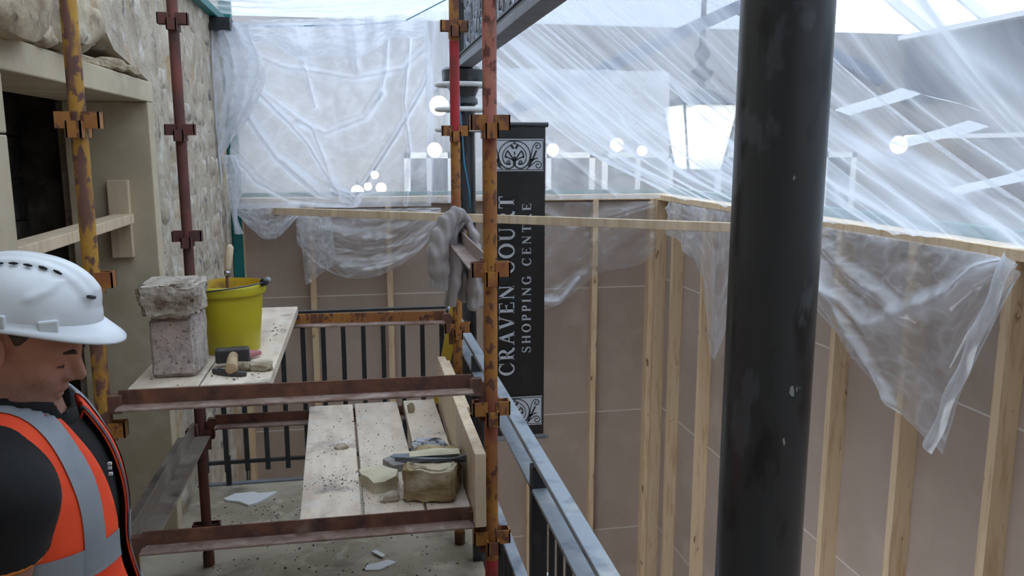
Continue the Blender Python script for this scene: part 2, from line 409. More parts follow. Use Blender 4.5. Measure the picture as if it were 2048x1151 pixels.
# plasterboard hoardings across and along the court ------------------
HB = -6.3; HT = -.455
def hoarding(name, along, a0, a1, at, splits, rows, studs, sd, sw):
    """along 'x': face at y = at ; along 'y': face at x = at. studs stand on the camera's side"""
    def bx(mb, a, b, d0, d1, z0, z1):
        return mb.box((a,d0,z0),(b,d1,z1)) if along == 'x' else mb.box((d0,a,z0),(d1,b,z1))
    wob = struct(name, bx(MB(), a0, a1, at+.012, at+.06, HB, HT), m_seam)
    for i in range(len(splits)-1):
        for j in range(len(rows)-1):
            bx(MB(), splits[i]+.003, splits[i+1]-.003, at, at+.0125, rows[j+1]+.005, rows[j]-.005).build('panel', m_plaster, wob)
    for z in rows[1:-1]:
        bx(MB(), a0, a1, at-.0012, at+.001, z-.005, z+.005).build('joint_tape', m_seam, wob)
    for s in studs:
        bx(MB(), s-sw/2, s+sw/2, at-sd, at-.001, HB, HT).build('stud', m_stud, wob)
    bx(MB(), a0, a1, at-sd, at+.06, HT, HT+.045).build('top_plate', m_stud, wob)
    return wob
hoarding('wall_back', 'x', -1.04, 2.80, 7.2, [-1.04,.24,1.484,2.80], [HT,-1.266,-2.46,-3.656,-4.86,HB],
         [-.985,-.41,.24,.86,1.484,2.084,2.62], .09, .05)
hoarding('wall_right', 'y', -1.5, 7.1, 2.74, [-1.5,.5,1.7,2.91,4.16,5.4,7.1], [HT,-1.18,-2.405,-3.6,-4.8,HB],
         [.5,1.1,1.7,2.30,2.93,3.55,4.17,4.79,5.40,6.02,6.66,7.07], .10, .048)

# teal steel frame of the old glazing above the hoardings
struct('trim_5', MB().box((-1.045,7.08,-2.09),(-.965,7.18,1.4)), m_teal, bevel=.004)
struct('trim_6', MB().box((-1.045,3.9,.955),(-.985,7.1,1.01)), m_teal, bevel=.004)
struct('trim_7', MB().box((-1.0,7.28,-.42),(2.9,7.34,-.375)), m_teal)
struct('trim_8', MB().box((2.84,-1.4,-.43),(2.9,7.3,-.36)), m_teal)
struct('trim_9', MB().box((-1.06,6.55,.86),(-.9,7.1,.95)), m_iron)

# far side of the court ----------------------------------------------
m_fac = mat('pale_rendered_facade', srgb(150,146,146), .85, 0, [(srgb(128,124,126), 1.2, .4, .7)])
m_slate = mat('blue_grey_fascia', srgb(46,54,70), .6, 0, [(srgb(48,56,72), 2, .4, .7), (srgb(96,108,128), 9, .62, .74)])
m_pane = mat('dark_shop_glass', srgb(84,86,92), .15, 0)
wf = struct('wall_far', MB().box((-1.5,10.2,-6.3),(8,10.5,1.5)), m_fac)
struct('wall_sky_backing', MB().box((-1.5,10.22,1.5),(6.2,10.5,3.2)), mat('pale_sky_backing', srgb(226,232,240), .8))  # added panel, coloured to stand in for hazy pale sky
wo = struct('wall_opposite', MB().box((7.4,-1.5,-6.3),(7.7,10.2,1.42)), m_fac)
struct('trim_10', MB().box((7.2,-1.5,.58),(7.4,10.1,1.44)), m_slate)
struct('trim_11', MB().box((7.1,-1.5,.12),(7.4,10.1,.17)).box((7.05,-1.5,1.40),(7.4,10.1,1.46)), m_white)
n = 1
def shopwin(x0, x1, z0, z1):
    global n
    o = struct('window_%d' % n, MB().box((x0,10.14,z0),(x1,10.2,z0+.07)).box((x0,10.14,z1-.07),(x1,10.2,z1)).box((x0,10.14,z0),(x0+.07,10.2,z1)).box((x1-.07,10.14,z0),(x1,10.2,z1)).box(((x0+x1)/2-.03,10.14,z0),((x0+x1)/2+.03,10.2,z1)), m_white); n += 1
    for a, b in ((x0+.07,(x0+x1)/2-.03),((x0+x1)/2+.03,x1-.07)): MB().box((a,10.17,z0+.07),(b,10.19,z1-.07)).build('pane', m_pane, o)
for x0, x1 in ((.55,1.15),(1.75,2.95),(3.05,4.0),(4.6,5.4),(5.7,6.6)): shopwin(x0, x1, -1.2, -.05)
# glazed pitched roof
EL, ER, RX, RZ = (-1.3,2.35), (7.6,1.5), 3.3, 4.3
roof = MB()
ys = [-1.5+1.06*i for i in range(12)]
for y in ys:
    roof.beam((EL[0],y,EL[1]),(RX,y,RZ),.06,.12).beam((RX,y,RZ),(ER[0],y,ER[1]),.06,.12)
for t in (0,.34,.67,1):
    for E in (EL, ER):
        if t < 1: roof.box((E[0]+(RX-E[0])*t-.04,-1.5,E[1]+(RZ-E[1])*t-.1),(E[0]+(RX-E[0])*t+.04,10.2,E[1]+(RZ-E[1])*t-.02))
roof.box((RX-.06,-1.5,RZ-.1),(RX+.06,10.2,RZ+.05))
ro = struct('ceiling', roof, m_white); ro['label'] = 'white rafters of the glazed roof'
m_gl = glass('roof_glass', (.92,.95,.97,1), .04)
for i in range(11):
    for E in (EL, ER):
        p = MB(); y0, y1 = ys[i]+.03, ys[i+1]-.03
        a = (E[0],y0,E[1]+.07); b = (E[0],y1,E[1]+.07); c = (RX,y1,RZ+.07); d = (RX,y0,RZ+.07)
        p.prism([a,b,c,d], (0,0,.008)); p.build('pane', m_gl, ro)

# unseen slab added over the photographer to keep light from behind out
struct('ceiling_light_blocker', MB().box((-1.5,-1.5,1.12),(.82,0.7,1.2)), m_mortar)
# ================================================================== ironwork of the gallery
def column(x, y, label, cap, z1=.56):
    t = thing('iron_column', (x,y,FLOOR-.3), label, 'column', 'black iron columns along the gallery edge')
    r = .0805
    MB().lathe((x,y,0), [(r,-6.2),(r,-2.2),(r,z1+.75)], 48).build('shaft', m_black, t, smooth=False, auto=True)
    if cap:
        MB().lathe((x,y,0), [(r,.30),(r+.02,.31),(r+.02,.34),(r+.005,.36),(r+.03,.42),(r+.07,.47),(r+.075,.54),(r+.05,.56)], 32).build('capital', m_black, t, auto=True)
        for zz, rr in ((.44,.17),(.27,.17),(.13,.17)):
            MB().tube([(x+rr*math.cos(a)*1.15, y-.02+rr*.8*math.sin(a), zz) for a in [2*PI*k/20 for k in range(20)]], .017, 8, closed=True).build('collar_ring', m_white, t, smooth=True)
    return t
nearc = column(.75, 1.39, 'thick glossy black iron column with paint chips, nearest the camera', False)
column(.75, 5.93, 'black iron column with pale rings, behind the scaffold beside the banner', True)
# paint chips on the near column
CHIPS = [(-84.9,-.434,8,.010),(-79,-.428,5,.004),(-74,-.427,5,.003),(-92.9,-.526,7,.006),(-100,-.05,6,.004)]
chip_m = mat('bare_undercoat', srgb(150,156,152), .7)
for a_, z_, n_, s_ in CHIPS:
    r6 = random.Random(int(a_*10)); pp = []
    for k in range(n_):
        t_ = 2*PI*k/n_; rr_ = s_*r6.uniform(.5,1.3); aa = math.radians(a_)+rr_*math.cos(t_)*.6/.0805
        pp.append((.75+.0812*math.cos(aa), 1.39+.0812*math.sin(aa), z_+rr_*math.sin(t_)*1.3))
    MB().add(pp, [tuple(range(n_))]).build('paint_chip', chip_m, nearc)

# openwork girder between the columns: scroll panels on a box chord
g = thing('openwork_girder', (.75,3.6,.55), 'grey iron girder with openwork scrolls running overhead between the columns', 'girder')
MB().box((.70,-.6,.553),(.80,5.86,.60)).build('bottom_chord', m_grey, g, bevel=.004)
MB().box((.715,-.6,.60),(.725,5.86,.635)).box((.705,-.6,.632),(.735,5.86,.642)).build('lower_fillet', m_iron, g)
MB().box((.70,-.6,1.06),(.80,5.86,1.10)).build('top_chord', m_grey, g, bevel=.004)
def spiral(cx, cy, r0, r1, a0, a1, n=18):
    return [(cx+(r0+(r1-r0)*i/n)*math.cos(math.radians(a0+(a1-a0)*i/n)), cy+(r0+(r1-r0)*i/n)*math.sin(math.radians(a0+(a1-a0)*i/n))) for i in range(n+1)]
def bez(p0, p1, p2, p3, n=12):
    out = []
    for i in range(n+1):
        t = i/n; s = 1-t
        out.append(tuple(s**3*p0[k]+3*s*s*t*p1[k]+3*s*t*t*p2[k]+t**3*p3[k] for k in range(2)))
    return out
# motif in a unit box: x -1..1, y 0..1.  (path, half width)
MOTIF = []
for s in (-1, 1):
    m_ = lambda P: [(s*x, y) for x, y in P]
    MOTIF += [(m_(bez((0,.98),(.36,1.0),(.56,.72),(.55,.45))), .013),
              (m_(bez((.55,.45),(.52,.1),(.2,-.12),(0,.16))), .018),
              (m_(bez((0,.92),(.3,.78),(.46,.6),(.40,.36))), .011),
              (m_(bez((.40,.36),(.36,.18),(.22,.14),(.15,.2))), .014),
              (m_(spiral(.20,.25,.085,.02,-150,330)), .014),
              (m_(bez((.55,.28),(.60,.62),(.60,.78),(.72,.9))), .012),
              (m_(spiral(.80,.80,.13,.03,130,-300)), .014),
              (m_(bez((.42,.02),(.6,.12),(.7,.3),(.82,.28))), .014),
              (m_(spiral(.82,.14,.14,.03,90,-330)), .014),
              (m_(bez((.60,.3),(.66,.42),(.70,.5),(.76,.66))), .026),
              (m_(bez((.48,.1),(.56,.2),(.58,.3),(.62,.36))), .034),
              (m_(bez((.62,.3),(.7,.38),(.76,.4),(.82,.38))), .016),
              (m_(bez((.02,.30),(.12,.5),(.2,.58),(.24,.66))), .020),
              (m_(bez((.02,.30),(.2,.42),(.26,.42),(.34,.46))), .018),
              (m_(bez((.04,.72),(.07,.78),(.1,.82),(.12,.84))), .032),
              (m_(bez((.24,.64),(.30,.58),(.32,.5),(.30,.40))), .018)]
MOTIF += [([(0,.14),(0,.3),(0,.45)], .038), ([(0,.5),(0,.62)], .018), ([(-.6,0),(.6,0)], .0), ([(0,.86),(0,.98)], .014)]
# girder scroll shapes, one mesh each, shared by every panel
PW, PH = .42, .43
sc_meshes = []
m_scroll = mat('silvery_iron', srgb(150,154,164), .35, .4, [(srgb(90,94,102), 20, .5, .65)])
for pts, hw in MOTIF:
    if hw == 0: continue
    mb = MB().tube([(0, x*PW/2, y*PH) for x, y in pts], max(.007, hw*.36), 6, flat=1.0, up=(1,0,0))
    me = mb.mesh('scroll', smooth=True); me.materials.append(m_scroll); sc_meshes.append(me)
for i in range(14):
    yc = 5.60-i*PW
    for me in sc_meshes[::1] if yc > 2.4 else sc_meshes[::2]:
        o = bpy.data.objects.new('scroll', me); COL.objects.link(o); o.parent = g
        o.location = (-.005, yc-3.6, .09)
    MB().box((.74,yc-PW/2-.006,.60),(.76,yc-PW/2+.006,1.06)).build('panel_bar', m_iron, g)

# balustrade round the gallery ------------------------------------------
def bar_run(t, pts, z0, z1, m=None, s=.016):
    for x, y in pts: MB().box((x-s/2,y-s/2,z0),(x+s/2,y+s/2,z1)).build('baluster', m or m_iron, t)
XR = .55
b1 = thing('balustrade', (XR,3.0,FLOOR), 'steel balustrade with two pale top rails along the gallery edge right of the scaffold', 'balustrade')
MB().box((XR-.022,.2,-1.012),(XR+.028,5.14,-.99)).build('handrail', m_rail, b1, bevel=.004)
MB().box((XR-.03,.2,-1.10),(XR+.03,5.14,-1.085)).build('sub_rail', m_rail, b1, bevel=.003)
MB().box((XR-.05,2.2,-1.50),(XR-.005,3.45,-1.485)).build('low_rail', m_rail, b1, bevel=.003)
MB().box((XR-.02,.2,-1.96),(XR+.02,5.1,-1.945)).build('bottom_rail', m_iron, b1)
for y in (.6, 2.47, 3.9, 5.11): MB().box((XR-.03,y-.02,FLOOR),(XR+.02,y+.02,-1.012)).build('post', m_iron, b1)
bar_run(b1, [(XR-.005,y) for y in np.arange(.7,2.42,.105)], -1.945, -1.10)
bar_run(b1, [(XR-.005,y) for y in np.arange(3.5,5.08,.105)], -1.945, -1.10)
bar_run(b1, [(XR-.025,y) for y in np.arange(2.55,3.45,.105)], -1.945, -1.50)
MB().ball((XR+.02,2.44,-1.39), .014).build('knob', m_white, b1, smooth=True)
YB = 5.13
b2 = thing('balustrade', (-.25,YB,FLOOR), 'dark steel balustrade across the far end of the gallery behind the scaffold', 'balustrade')
MB().box((-1.04,YB-.02,-1.005),(.52,YB+.02,-.99)).build('handrail', m_iron, b2)
MB().box((-1.04,YB-.02,-1.095),(.52,YB+.02,-1.078)).build('sub_rail', m_iron, b2)
MB().box((-1.04,YB-.012,-1.95),(.52,YB+.012,-1.93)).build('bottom_rail', m_iron, b2)
bar_run(b2, [(x,YB) for x in np.arange(-.99,.5,.1235)], -2.0, -1.09, s=.028)
bar_run(b2, [(-.86,YB)], FLOOR, -1.9, s=.03)

# banner on the far column -------------------------------------------------
m_ban = mat('black_vinyl', srgb(26,27,29), .35, 0, [(srgb(40,42,45), 4, .55, .75)], (5, .15, .01))
m_print = mat('silver_grey_print', srgb(186,190,198), .6)
m_ink = mat('black_print', srgb(30,32,36), .6)
BY = 5.80
bn = thing('hanging_banner', (1.09,BY,-2.17), 'long black vertical banner lettered CRAVEN COURT SHOPPING CENTRE', 'banner')
MB().grid(lambda u, v: (.862+.456*u, BY+.012*math.sin(v*9+u*2)*v*(1-v)+.004*math.sin(u*7), -2.13+2.28*v), 12, 50).build('banner_cloth', m_ban, bn, smooth=True)
MB().tube([(.80,BY,.165),(1.335,BY,.165)], .017, 12).build('top_bar', m_iron, bn, smooth=True)
MB().tube([(.80,BY,-2.15),(1.325,BY,-2.15)], .017, 12).ball((1.335,BY,-2.15), .02).build('bottom_bar', m_grey, bn, smooth=True)
def bplane(x, z, e=.016): return (x, BY-e, z)
def ribbon(mb, pts, hw, conv):
    n_ = len(pts)
    if n_ < 2: return
    L_, R_ = [], []
    for i in range(n_):
        a = pts[max(0,i-1)]; b = pts[min(n_-1,i+1)]; dx, dy = b[0]-a[0], b[1]-a[1]; l = math.hypot(dx, dy) or 1
        w_ = hw(i/(n_-1)) if callable(hw) else hw
        L_.append((pts[i][0]-dy/l*w_, pts[i][1]+dx/l*w_)); R_.append((pts[i][0]+dy/l*w_, pts[i][1]-dx/l*w_))
    mb.add([conv(*p) for p in L_+R_], [(i, i+1, n_+i+1, n_+i) for i in range(n_-1)])
for z0, z1 in ((-.16,.066),(-2.05,-1.825)):
    pn = MB().box((.878,BY-.015,z0),(1.302,BY-.0145,z1)).build('motif_panel', m_print, bn)
    mb = MB(); cx = 1.09
    cv = lambda x, y: (cx+x*.208, BY-.0175, z0+.012+y*(z1-z0-.024))
    for pts, hw in MOTIF:
        if hw: ribbon(mb, pts, hw*1.2, cv)
    for q in ([(-1,-.01),(1,-.01)],[(-1,1.01),(1,1.01)],[(-1,-.01),(-1,1.01)],[(1,-.01),(1,1.01)]): ribbon(mb, q, .012, cv)
    mb.build('motif', m_ink, pn, fix=False)
# serif lettering, drawn stroke by stroke in units of the cap height
TK, TN, SF = .098, .038, .026
def G(ch):
    out = []
    r = lambda pts, hw=TN: out.append((pts, hw))
    def stem(x, y0=0, y1=1, t=TK, top=True, bot=True):
        r([(x,y0),(x,y1)], t)
        if bot: r([(x-t-.07,y0+SF),(x+t+.07,y0+SF)], SF)
        if top: r([(x-t-.07,y1-SF),(x+t+.07,y1-SF)], SF)
    def oval(cx, cy, rx, ry, a0, a1):
        P = [(cx+rx*math.cos(math.radians(a0+(a1-a0)*i/28)), cy+ry*math.sin(math.radians(a0+(a1-a0)*i/28))) for i in range(29)]
        r(P, lambda t: TN+(TK-TN)*abs(math.cos(math.radians(a0+(a1-a0)*t)))**1.3)
    if ch == 'I': stem(.17); w_ = .34
    elif ch in 'CG':
        oval(.44,.5,.36,.49,48,312); r([(.74,.66),(.76,1.0)], SF); w_ = .86
        if ch == 'C': r([(.66,.12),(.80,.26)], SF)
        else: stem(.74,.05,.46,TK,True,False); w_ = .92
    elif ch == 'O': oval(.46,.5,.38,.49,0,360); w_ = .92
    elif ch == 'U':
        stem(.2,.32,1,TK,True,False); stem(.74,.32,1,TN,True,False)
        r([(.2+.27*(1-math.cos(PI*i/14)), .34-.33*math.sin(PI*i/14)) for i in range(15)], lambda t: TK+(TN-TK)*t); w_ = .92
    elif ch == 'V': r([(.14,1),(.44,.02)], TK); r([(.76,1),(.46,.02)], TN); r([(.0,.98),(.3,.98)], SF); r([(.62,.98),(.9,.98)], SF); w_ = .88
    elif ch == 'A': r([(.14,0),(.45,.98)], TN); r([(.76,0),(.45,.98)], TK); r([(.26,.34),(.64,.34)], TN); r([(0,.02),(.27,.02)], SF); r([(.6,.02),(.92,.02)], SF); w_ = .90
    elif ch == 'N': stem(.15,t=TN); stem(.80,t=TN); r([(.15,.98),(.80,.02)], TK); w_ = .95
    elif ch == 'H': stem(.18); stem(.76); r([(.18,.52),(.76,.52)], TN); w_ = .94
    elif ch == 'E':
        stem(.18); r([(.18,.97),(.66,.97)], TN); r([(.18,.52),(.54,.52)], TN); r([(.18,.03),(.7,.03)], TN)
        r([(.66,.76),(.66,1)], SF); r([(.54,.42),(.54,.62)], SF); r([(.70,0),(.70,.26)], SF); w_ = .76
    elif ch == 'T': stem(.40,top=False); r([(.06,.97),(.74,.97)], TN); r([(.05,.74),(.05,1)], SF); r([(.75,.74),(.75,1)], SF); w_ = .80
    elif ch in 'PR':
        stem(.18); oval(.34,.735,.26,.25,90,-90); r([(.18,.985),(.34,.985)], TN); r([(.18,.485),(.34,.485)], TN); w_ = .68
        if ch == 'R': r([(.38,.5),(.66,.06),(.82,.03)], TK*.85); w_ = .84
    elif ch == 'S':
        P = bez((.60,.80),(.52,1.04),(.10,1.06),(.11,.74))+bez((.11,.74),(.12,.52),(.62,.50),(.62,.26))[1:]+bez((.62,.26),(.62,-.06),(.16,-.06),(.09,.22))[1:]
        r(P, lambda t: TN+(TK-TN)*math.exp(-((t-.5)/.2)**2)); r([(.62,.72),(.62,1)], SF); r([(.08,0),(.08,.3)], SF); w_ = .70
    else: w_ = .42
    return out, w_
def lettering(txt, xtop, xbase, z0, z1):
    gl = [G(c) for c in txt]; cap = xbase-xtop
    tot = sum(w_ for _, w_ in gl)*cap; gap = ((z1-z0)-tot)/(len(txt)-1)
    z = z0
    for (st, w_), c in zip(gl, txt):
        if st:
            mb = MB()
            for pts, hw in st: ribbon(mb, pts, hw, lambda a, b: (xbase-b*cap, BY-.017, z+a*cap))
            mb.build('letter', m_print, bn, fix=False)
        z += w_*cap+gap
lettering('CRAVEN COURT', .975, 1.088, -1.655, -.335)
lettering('SHOPPING CENTRE', 1.146, 1.212, -1.49, -.39)
# bracket arms from the column
MB().box((.74,BY-.005,.155),(.82,5.93,.175)).box((.74,BY-.005,-2.16),(.82,5.93,-2.14)).build('bracket', m_iron, bn)
# ================================================================== scaffold
TR = .0242
LEVELS = [.58, .085, -.41, -.905, -1.39, -1.885]
def ustrap(mb, x, y, z, dx, dy, h=.05, out=.042, w=.046, th=.005):
    """U-shaped pressing welded to the tube, opening upwards, pointing along (dx, dy)"""
    px_, py_ = -dy, dx
    def q(o0, o1, s0, s1):
        a = (x+dx*o0+px_*s0, y+dy*o0+py_*s0); b = (x+dx*o1+px_*s1, y+dy*o1+py_*s1)
        mb.box((min(a[0],b[0]), min(a[1],b[1]), z-h/2), (max(a[0],b[0]), max(a[1],b[1]), z+h/2))
    o0 = TR*.6; o1 = TR+out
    q(o0, o1, -w/2, -w/2+th); q(o0, o1, w/2-th, w/2); q(o1-th, o1, -w/2, w/2)
def standard(x, y, m_list, label, top=1.15, foot=FLOOR):
    t = thing('scaffold_standard', (x,y,foot), label, 'scaffold pole', 'uprights of the scaffold')
    tube_segs = m_list                              # [(z0, z1, material)]
    for z0, z1, m in tube_segs:
        MB().lathe((x,y,0), [(TR,z0),(TR,z1)], 20).build('tube', m, t, auto=True)
    for z in LEVELS:
        m = [mm for z0, z1, mm in tube_segs if z0 <= z <= z1][0]
        mb = MB()
        ustrap(mb, x, y, z, 1, 0); ustrap(mb, x, y, z, -1, 0)
        ustrap(mb, x, y, z-.028, 0, 1, out=.03, w=.044); ustrap(mb, x, y, z-.028, 0, -1, out=.03, w=.044)
        mb.build('bracket', m if m in (m_brn,) else (m_orng if m in (m_yel, m_orng, m_pink, m_redp) else m), t)
    MB().lathe((x,y,0), [(TR+.004,foot+.004),(TR+.004,foot+.07)], 16).build('foot_collar', m_rust, t)
    return t
XL, XRt, YF, YR_ = -.842, .436, 2.763, 4.093
standard(-.84, YF, [(FLOOR,1.15,m_yel)], 'scaffold upright with flaking yellow paint, beside the man in the hard hat')
standard(XRt, YF, [(FLOOR,-1.48,m_redp),(-1.48,.07,m_orng),(.07,1.15,m_pink)], 'rusty orange scaffold upright, nearest the camera in front of the black banner')
standard(-.808, YR_, [(FLOOR,1.15,m_brn)], 'dark red-brown scaffold upright standing before the stone wall')
standard(.474, YR_, [(FLOOR,.03,m_orng),(.03,.51,m_redp),(.51,1.15,m_orng)], 'scaffold upright with a bright red middle length, behind the grey garment')

def tee(name_lbl, a, b, m, end_lug=True, flange=.125, web=.050):
    """inverted T section between two uprights; a, b give the top of the web"""
    a = Vector(a); b = Vector(b); d = (b-a).normalized(); s = Vector((-d.y, d.x, 0))
    c = (a+b)/2
    t = thing('scaffold_ledger', (c.x, c.y, c.z-web-.006), name_lbl, 'ledger', 'horizontal T-section members of the scaffold')
    dn = Vector((0,0,-1))
    MB().beam(a+dn*web/2, b+dn*web/2, .007, web).build('web', m, t, bevel=.0015)
    MB().beam(a+dn*(web+.003), b+dn*(web+.003), flange, .009).build('flange', m_dust if m in (m_rust, m_orng) else m, t, bevel=.003)
    if end_lug:
        for p, e in ((a, -1), (b, 1)):
            q = p+d*e*.022
            MB().beam(p+dn*.045+d*e*-.01, q+dn*.045+d*e*.012, .032, .06).build('end_plate', m_rust, t)
            MB().beam(q+d*e*.014+dn*.03, q+d*e*.014+dn*.175, .016, .022, up=(d.x, d.y, 0)).build('wedge', m_rust, t)
    return t
tee('rusty T-section ledger in front of the bucket, at the near edge of the upper boards', (-.79,YF,-.775), (.368,YF,-.780), m_rust)
tee('rusty T-section ledger at the near edge of the lower boards', (-.752,YF,-1.27), (.366,YF,-1.272), m_rust)
tee('orange-brown T-section ledger carrying the far ends of the upper boards', (-.745,YR_,-.800), (.405,YR_,-.815), m_orng)
tee('dark T-section ledger under the far ends of the lower boards', (-.735,YR_,-1.298), (.405,YR_,-1.305), m_rust)
tee('grey dusty T-section member sloping out of view at the left, joining the two wall-side uprights', (-.825,YF+.07,-1.31), (-.825,YR_-.07,-1.31), mat('dusty_grey_steel', srgb(132,120,110), .85, .1, [(srgb(98,86,78), 8, .5, .7), (srgb(160,150,140), 5, .5, .7)], (40,.3,.004)), web=.07, flange=.15)
tee('pale grey T-section member with the grey garment hung over it', (.452,3.0,-.385), (.462,YR_-.045,-.375), mat('pale_dusty_steel', srgb(150,134,126), .8, .1, [(srgb(120,100,92), 8, .5, .7)], (40,.3,.004)), web=.055, flange=.12)
tee('rusty T-section member beside the upright toe board at the right', (XRt+.01,YF+.07,-1.335), (.47,YR_-.07,-1.335), m_rust, flange=.07)

def plank(x0, x1, y0, y1, z, th, label, m=m_plank, skew=0, group=None, name='scaffold_board', cat='plank', nails=()):
    dx = skew*(y1-y0)
    p = [(x0,y0,z-th),(x1,y0,z-th),(x1+dx,y1,z-th),(x0+dx,y1,z-th)]
    o = MB().prism(p, (0,0,th)).build(name, m, bevel=.003)
    return tag(o, label, cat, group)
plank(-.765,-.546,2.775,4.12,-.775,.042,'pale scaffold board under the concrete blocks on the upper level', group='boards on the upper level')
plank(-.540,-.318,2.775,4.135,-.775,.042,'pale scaffold board under the yellow bucket on the upper level', group='boards on the upper level')
LS = -.030
plank(-.240,-.026,2.775,4.10,-1.283,.042,'leftmost dusty board of the lower scaffold level', skew=LS, group='boards on the lower level')
plank(-.016,.196,2.775,4.105,-1.283,.042,'middle dusty board of the lower scaffold level', skew=LS, group='boards on the lower level')
plank(.206,.364,2.775,4.11,-1.283,.042,'right-hand dusty board of the lower scaffold level, under the big sandstone block', skew=-.012, group='boards on the lower level')
tb = MB().box((.368,2.70,-1.325),(.408,4.08,-1.05)); tag(tb.build('toe_board', m_wood, bevel=.003), 'clean pale timber standing on edge at the right of the lower boards', 'plank')
tb2 = MB().box((.41,3.28,-1.325),(.428,4.06,-1.066)); tag(tb2.build('toe_board', m_wood, bevel=.003), 'thin pale timber behind the upright toe board, beyond the front upright', 'plank')

# diagonal batten and door prop ------------------------------------------
tag(MB().beam((-.74,7.0,-.505),(2.69,4.36,-.475),.045,.058).build('timber_batten', m_wood, bevel=.003), 'long clean timber batten spanning the court in front of the banner', 'batten')
pr = thing('door_prop', (-1.22,3.6,-.55), 'clean timber prop wedged across the stone doorway', 'prop')
MB().box((-1.23,2.746,-.375),(-1.13,4.455,-.328)).build('crosspiece', m_wood, pr, bevel=.003)
MB().box((-1.25,4.456,-.552),(-1.15,4.499,-.158)).build('end_pad', m_wood, pr, bevel=.003)

# spirit level leaning beyond the boards
lv = thing('spirit_level', (.36,4.42,FLOOR), 'yellow spirit level leaning behind the scaffold beside the grey garment', 'spirit level')
m_lev = mat('yellow_enamel', srgb(206,176,60), .4)
MB().beam((.30,4.62,FLOOR+.01),(.545,4.13,-.40),.022,.055,up=(1,0,0)).build('level_body', m_lev, lv, bevel=.004)
MB().beam((.42,4.375,-1.19),(.43,4.355,-1.15),.028,.03,up=(1,0,0)).build('vial', m_white, lv)

# ------------------------------------------------------------------ rocks
def rock(c, size, seed, rough=.12, sub=3, rot=(0,0,0), flat=0, cuts=6):
    bm = bmesh.new(); bmesh.ops.create_icosphere(bm, subdivisions=sub, radius=1)
    r = random.Random(seed)
    planes = [(Vector((r.gauss(0,1), r.gauss(0,1), r.gauss(0,1))).normalized(), r.uniform(.62,.9)) for _ in range(cuts)]
    planes += [(Vector(a), .74) for a in ((1,0,0),(-1,0,0),(0,1,0),(0,-1,0),(0,0,1),(0,0,-1))]
    M_ = Matrix.Rotation(rot[2],3,'Z') @ Matrix.Rotation(rot[1],3,'Y') @ Matrix.Rotation(rot[0],3,'X')
    mb = MB(); vv = []
    for v in bm.verts:
        p = v.co.copy()
        for nrm, d in planes:
            k = p.dot(nrm)
            if k > d: p -= nrm*(k-d)
        nz = fbm(p+Vector((seed*3.1,seed,0)), 2.2)
        p *= 1+rough*nz
        p = Vector((p.x*size[0]/1.48, p.y*size[1]/1.48, p.z*size[2]/1.48))
        vv.append(M_ @ p+Vector(c))
    mb.add(vv, [tuple(x.index for x in f.verts) for f in bm.faces]); bm.free()
    return mb
def blockrock(c, size, seed, amp=.012, n=10, rot=0, rough_faces=None):
    """squared block with uneven faces"""
    mb = MB(); r = random.Random(seed)
    bm = bmesh.new(); bmesh.ops.create_cube(bm, size=1)
    bmesh.ops.subdivide_edges(bm, edges=bm.edges[:], cuts=n, use_grid_fill=True)
    vv = []
    for v in bm.verts:
        p = Vector((v.co.x*size[0], v.co.y*size[1], v.co.z*size[2]))
        d = Vector((mnoise.noise(p*18+Vector((seed,0,0))), mnoise.noise(p*18+Vector((0,seed,9))), mnoise.noise(p*18+Vector((5,0,seed)))))
        d2 = Vector((mnoise.noise(p*60+Vector((seed,0,0))), mnoise.noise(p*60+Vector((0,seed,9))), mnoise.noise(p*60+Vector((5,0,seed)))))
        k = rough_faces(v.co) if rough_faces else 1
        p += (d*amp+d2*amp*.4)*k
        ed = sorted([abs(v.co.x), abs(v.co.y), abs(v.co.z)])
        if ed[1] > .49: p -= Vector((v.co.x*size[0], v.co.y*size[1], v.co.z*size[2]))*(.012/max(size)*2*k)
        q = R('Z', rot) @ p
        vv.append(q+Vector(c))
    mb.add(vv, [tuple(x.index for x in f.verts) for f in bm.faces]); bm.free(); return mb

# loose masonry over the lintel
for c, sz, sd, lab in [((-1.10,2.78,.455),(.30,.46,.27),3,'large rounded boulder over the lintel at the top left corner'),
                  ((-1.08,3.10,.385),(.16,.15,.10),5,'small pale wedge stone over the lintel between the two large boulders'),
                  ((-1.10,3.41,.445),(.28,.46,.235),8,'large angular boulder over the lintel behind the yellow upright'),
                  ((-1.20,3.86,.47),(.20,.24,.09),12,'grey flat stone in the hollow above the lintel'),
                  ((-1.16,3.78,.362),(.20,.30,.05),15,'thin grey slab lying on the lintel under the hollow'),
                  ((-1.07,4.02,.365),(.10,.24,.05),18,'thin pale packing stone on the lintel left of its end'),
                  ((-1.07,4.28,.362),(.10,.22,.045),21,'thin pale packing stone at the right end of the lintel'),
                  ((-1.14,3.14,.64),(.25,.36,.20),25,'dark rounded stone high above the lintel behind the yellow upright')]:
    tag(rock(c, sz, sd, .16).build('rubble_stone', m_boulder, smooth=False, auto=True), lab, 'stone', 'loose stones over the lintel')
# ================================================================== things on the upper boards
ZU = -.775
tag(blockrock((-.637,2.985,ZU+.108), (.150,.215,.213), 4, .004, 12, rot=-2).build('concrete_block', m_concrete, auto=True), 'upright grey concrete block standing on the upper board, under the broken block', 'concrete block')
tag(blockrock((-.642,2.965,ZU+.270), (.185,.24,.108), 9, .016, 14, rot=2, rough_faces=lambda p: 1.1 if p.y < -.3 or p.x > .4 else .12).build('concrete_block', m_concf, auto=True), 'broken concrete block with a rough split face, on top of the upright block', 'concrete block')

